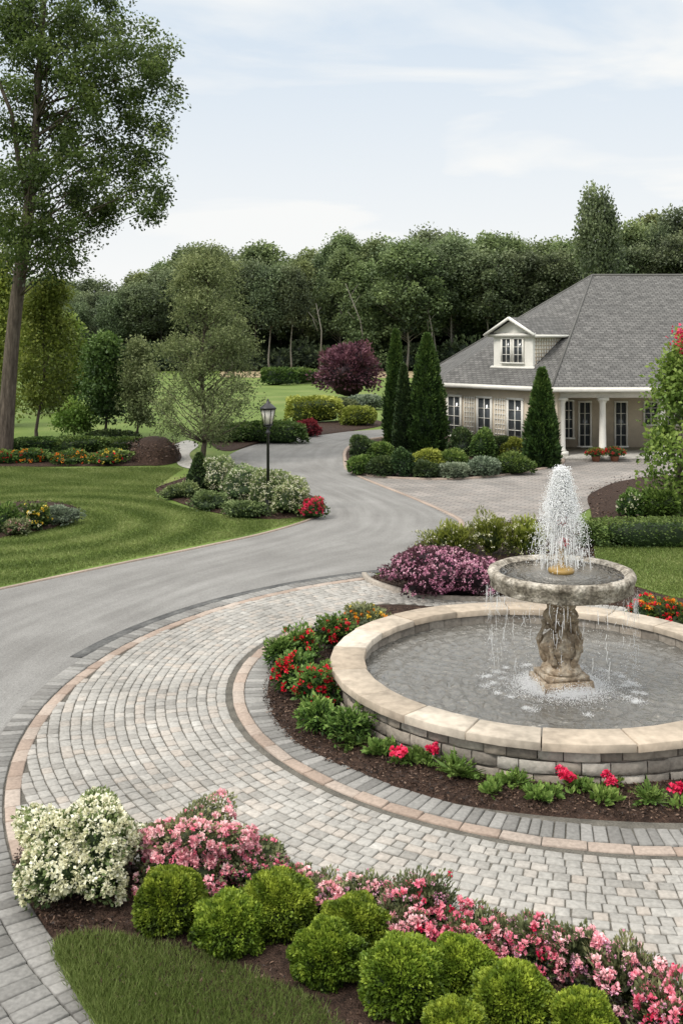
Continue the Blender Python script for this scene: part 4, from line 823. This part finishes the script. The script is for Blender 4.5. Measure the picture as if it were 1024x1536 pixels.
def window(parent,cen,t,nv,w,h,cols,rows,fr=.07,deep=True):
    cen=np.array(cen,float);t=np.array(t,float);nv=np.array(nv,float); rz=math.atan2(t[1],t[0]); b=MB()
    def bar(a,z,sx,sz,th=.06): p=cen+t*a+[0,0,z]+nv*.02; b.box(p,(sx,th,sz),rz)
    bar(0,h/2+fr/2,w+2*fr,fr,.09); bar(0,-h/2-fr/2,w+2*fr+.06,fr,.12); bar(-w/2-fr/2,0,fr,h,.085); bar(w/2+fr/2,0,fr,h,.085)
    for i in range(1,cols): bar(-w/2+w*i/cols,0,.03,h-.004,.05)
    for i in range(1,rows): bar(0,-h/2+h*i/rows,w-.004,.022,.044)
    o=b.build('window',M['white'],parent); g=MB(); g.box(cen+nv*.0,(w,.03,h),rz); g.build('pane',M['glass'],o if deep else parent); return o
for px,w_ in [(684,.8),(706,.3),(729,.8),(752,.3),(775,.8)]:
    k=(px-512)/F; s=(k*A2[1]-A2[0])/(tdir[0]-k*tdir[1]); p=A2+tdir*s; p=p+ndir*.115
    if w_>.5: window(ho,(p[0],p[1],1.40),tdir,ndir,w_*.8,1.6,2,4,fr=.09)
    else:
        b=MB(); rz=math.atan2(tdir[1],tdir[0]); p[2]=0
        for k in range(5): b.box(p+tdir*(k-2)*.13+[0,0,1.40],(.03,.04,1.7),rz)
        for k in range(9): b.box(p+[0,0,.60+k*.2],(.56,.03,.03),rz)
        b.build('trellis',M['white'],ho)
for px,w_,h_,zc in [(876,.42,1.8,1.1),(930,.42,1.8,1.1),(975,.5,.9,1.55),(1010,.5,.9,1.55),(852,.3,1.5,1.3)]:
    window(ho,((px-512)/F*41.6,41.58,zc),(1,0,0),(0,-1,0),w_,h_,2,4,fr=.07)
O=np.array([7.01,40.93,3.48]); u_=-np.array([-.739,-.674,0]); t_=np.array([.674,-.739,0])
def LL(a,b_,c): return O+t_*a+u_*b_+np.array([0,0,c])
W2=1.0;HE=1.44;HP=1.98
b=MB(); b.add([LL(-W2,0,-.15),LL(W2,0,-.15),LL(W2,0,HE),LL(0,0,HP),LL(-W2,0,HE)],[(0,1,2,3,4)])
for s_ in (-W2,W2): b.add([LL(s_,0,-.15),LL(s_,HE/.6+.1,HE),LL(s_,0,HE)],[(0,1,2)])
do=b.build('dormer',M['white'],ho)
b=[ (LL(-W2-.25,-.28,HE-.09),LL(-W2-.25,HE/.6+.2,HE-.09),LL(0,HP/.6+.4,HP+.07),LL(0,-.28,HP+.07)), (LL(W2+.25,HE/.6+.2,HE-.09),LL(W2+.25,-.28,HE-.09),LL(0,-.28,HP+.07),LL(0,HP/.6+.4,HP+.07))]
roofpart('dormer_roof',b,do)
for s_ in (-1,1):
    b=MB(); b.tube([tuple(LL(s_*(W2+.27),-.3,HE-.13)),tuple(LL(0,-.3,HP+.03))],.075,4); b.build('bargeboard',M['white'],do)
for p_,q_,r_ in ((LL(-W2-.2,-.12,HE-.12),LL(W2+.2,-.12,HE-.12),.09),(LL(W2+.24,-.25,HE-.16),LL(W2+.24,HE/.6,HE-.16),.07),(LL(-W2-.1,-.05,-.02),LL(W2+.1,-.05,-.02),.08)):
    b=MB(); b.tube([tuple(p_),tuple(q_)],r_,4); b.build('cornice',M['white'],do)
for s_ in (-.3,.3): window(do,LL(s_,-.03,.68),t_,-u_,.42,.95,2,3,fr=.06,deep=False)
b=MB()
for k in range(12):
    x=.2+k*.17; zt=HE-.25; zb=max(0.0,x*.6+.05)
    if zt-zb>.08: b.tube([tuple(LL(W2+.02,x,zb)),tuple(LL(W2+.02,x,zt))],.02,4)
for k in range(8):
    z=.15+k*.15; b.tube([tuple(LL(W2+.025,.12,z)),tuple(LL(W2+.025,min(2.1,z/.6),z))],.016,4)
b.build('lattice',M['wall'],do)
# ============================================================ LIGHT / WORLD / CAMERA
w=bpy.data.worlds.new("World"); bpy.context.scene.world=w; w.use_nodes=True; nt=w.node_tree; nt.nodes.clear()
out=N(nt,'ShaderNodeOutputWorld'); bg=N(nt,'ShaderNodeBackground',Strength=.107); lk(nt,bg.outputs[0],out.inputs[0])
sk_=N(nt,'ShaderNodeTexSky'); sk_.sky_type='NISHITA'; sk_.sun_disc=False; sk_.sun_elevation=math.radians(50); sk_.sun_rotation=math.radians(-125); sk_.dust_density=2.5
tc=N(nt,'ShaderNodeTexCoord'); mp=N(nt,'ShaderNodeMapping'); mp.inputs['Rotation'].default_value=(0,math.radians(14),0); mp.inputs['Scale'].default_value=(1.0,1.0,4.5); lk(nt,tc.outputs['Generated'],mp.inputs[0])
n1=N(nt,'ShaderNodeTexNoise',Scale=3.0,Detail=7,Roughness=.5); n1.inputs['Distortion'].default_value=.5; lk(nt,mp.outputs[0],n1.inputs['Vector'])
r1=ramp(nt,[(.40,(0,0,0)),(.64,(1,1,1))]); lk(nt,n1.outputs['Fac'],r1.inputs[0])
sep=N(nt,'ShaderNodeSeparateXYZ'); lk(nt,tc.outputs['Generated'],sep.inputs[0])
mh=N(nt,'ShaderNodeMapRange'); mh.inputs[1].default_value=.06; mh.inputs[2].default_value=.33; mh.inputs[3].default_value=1; mh.inputs[4].default_value=0.05; lk(nt,sep.outputs['Z'],mh.inputs[0])
mxm=N(nt,'ShaderNodeMath',operation='MAXIMUM'); lk(nt,r1.outputs[0],mxm.inputs[0]); lk(nt,mh.outputs[0],mxm.inputs[1])
m0=N(nt,'ShaderNodeMix'); m0.data_type='RGBA'; m0.inputs[0].default_value=.9; lk(nt,sk_.outputs[0],m0.inputs[6]); m0.inputs[7].default_value=(6.4,7.5,8.7,1)
m1=N(nt,'ShaderNodeMix'); m1.data_type='RGBA'; lk(nt,mxm.outputs[0],m1.inputs[0]); lk(nt,m0.outputs[2],m1.inputs[6]); m1.inputs[7].default_value=(8.8,8.9,8.85,1)
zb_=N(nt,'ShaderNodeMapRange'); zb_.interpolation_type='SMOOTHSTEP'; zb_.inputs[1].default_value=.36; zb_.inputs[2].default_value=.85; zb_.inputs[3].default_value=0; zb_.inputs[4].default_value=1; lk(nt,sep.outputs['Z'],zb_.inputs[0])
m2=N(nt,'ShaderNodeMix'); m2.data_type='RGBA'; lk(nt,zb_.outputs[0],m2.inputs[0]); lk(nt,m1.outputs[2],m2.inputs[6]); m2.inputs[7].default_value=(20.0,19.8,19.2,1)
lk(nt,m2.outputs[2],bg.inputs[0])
sl=bpy.data.lights.new('sun','SUN'); sl.energy=2.4; sl.angle=math.radians(14); sl.color=(1,.94,.86); so=bpy.data.objects.new('sun',sl); C.objects.link(so)
dv=Vector((-.55,-.38,.80)).normalized(); so.rotation_euler=dv.to_track_quat('Z','Y').to_euler()
cd=bpy.data.cameras.new('camera'); co=bpy.data.objects.new('camera',cd); C.objects.link(co); co.location=(0,0,CH); co.rotation_euler=(math.radians(90),0,0)
cd.sensor_width=36; cd.lens=F*36/1536; cd.shift_y=-(768-HZ)/1536; cd.clip_end=3000; cd.clip_start=.1
sc=bpy.context.scene; sc.camera=co; sc.view_settings.view_transform='Standard'; sc.view_settings.look='None'; sc.view_settings.exposure=0
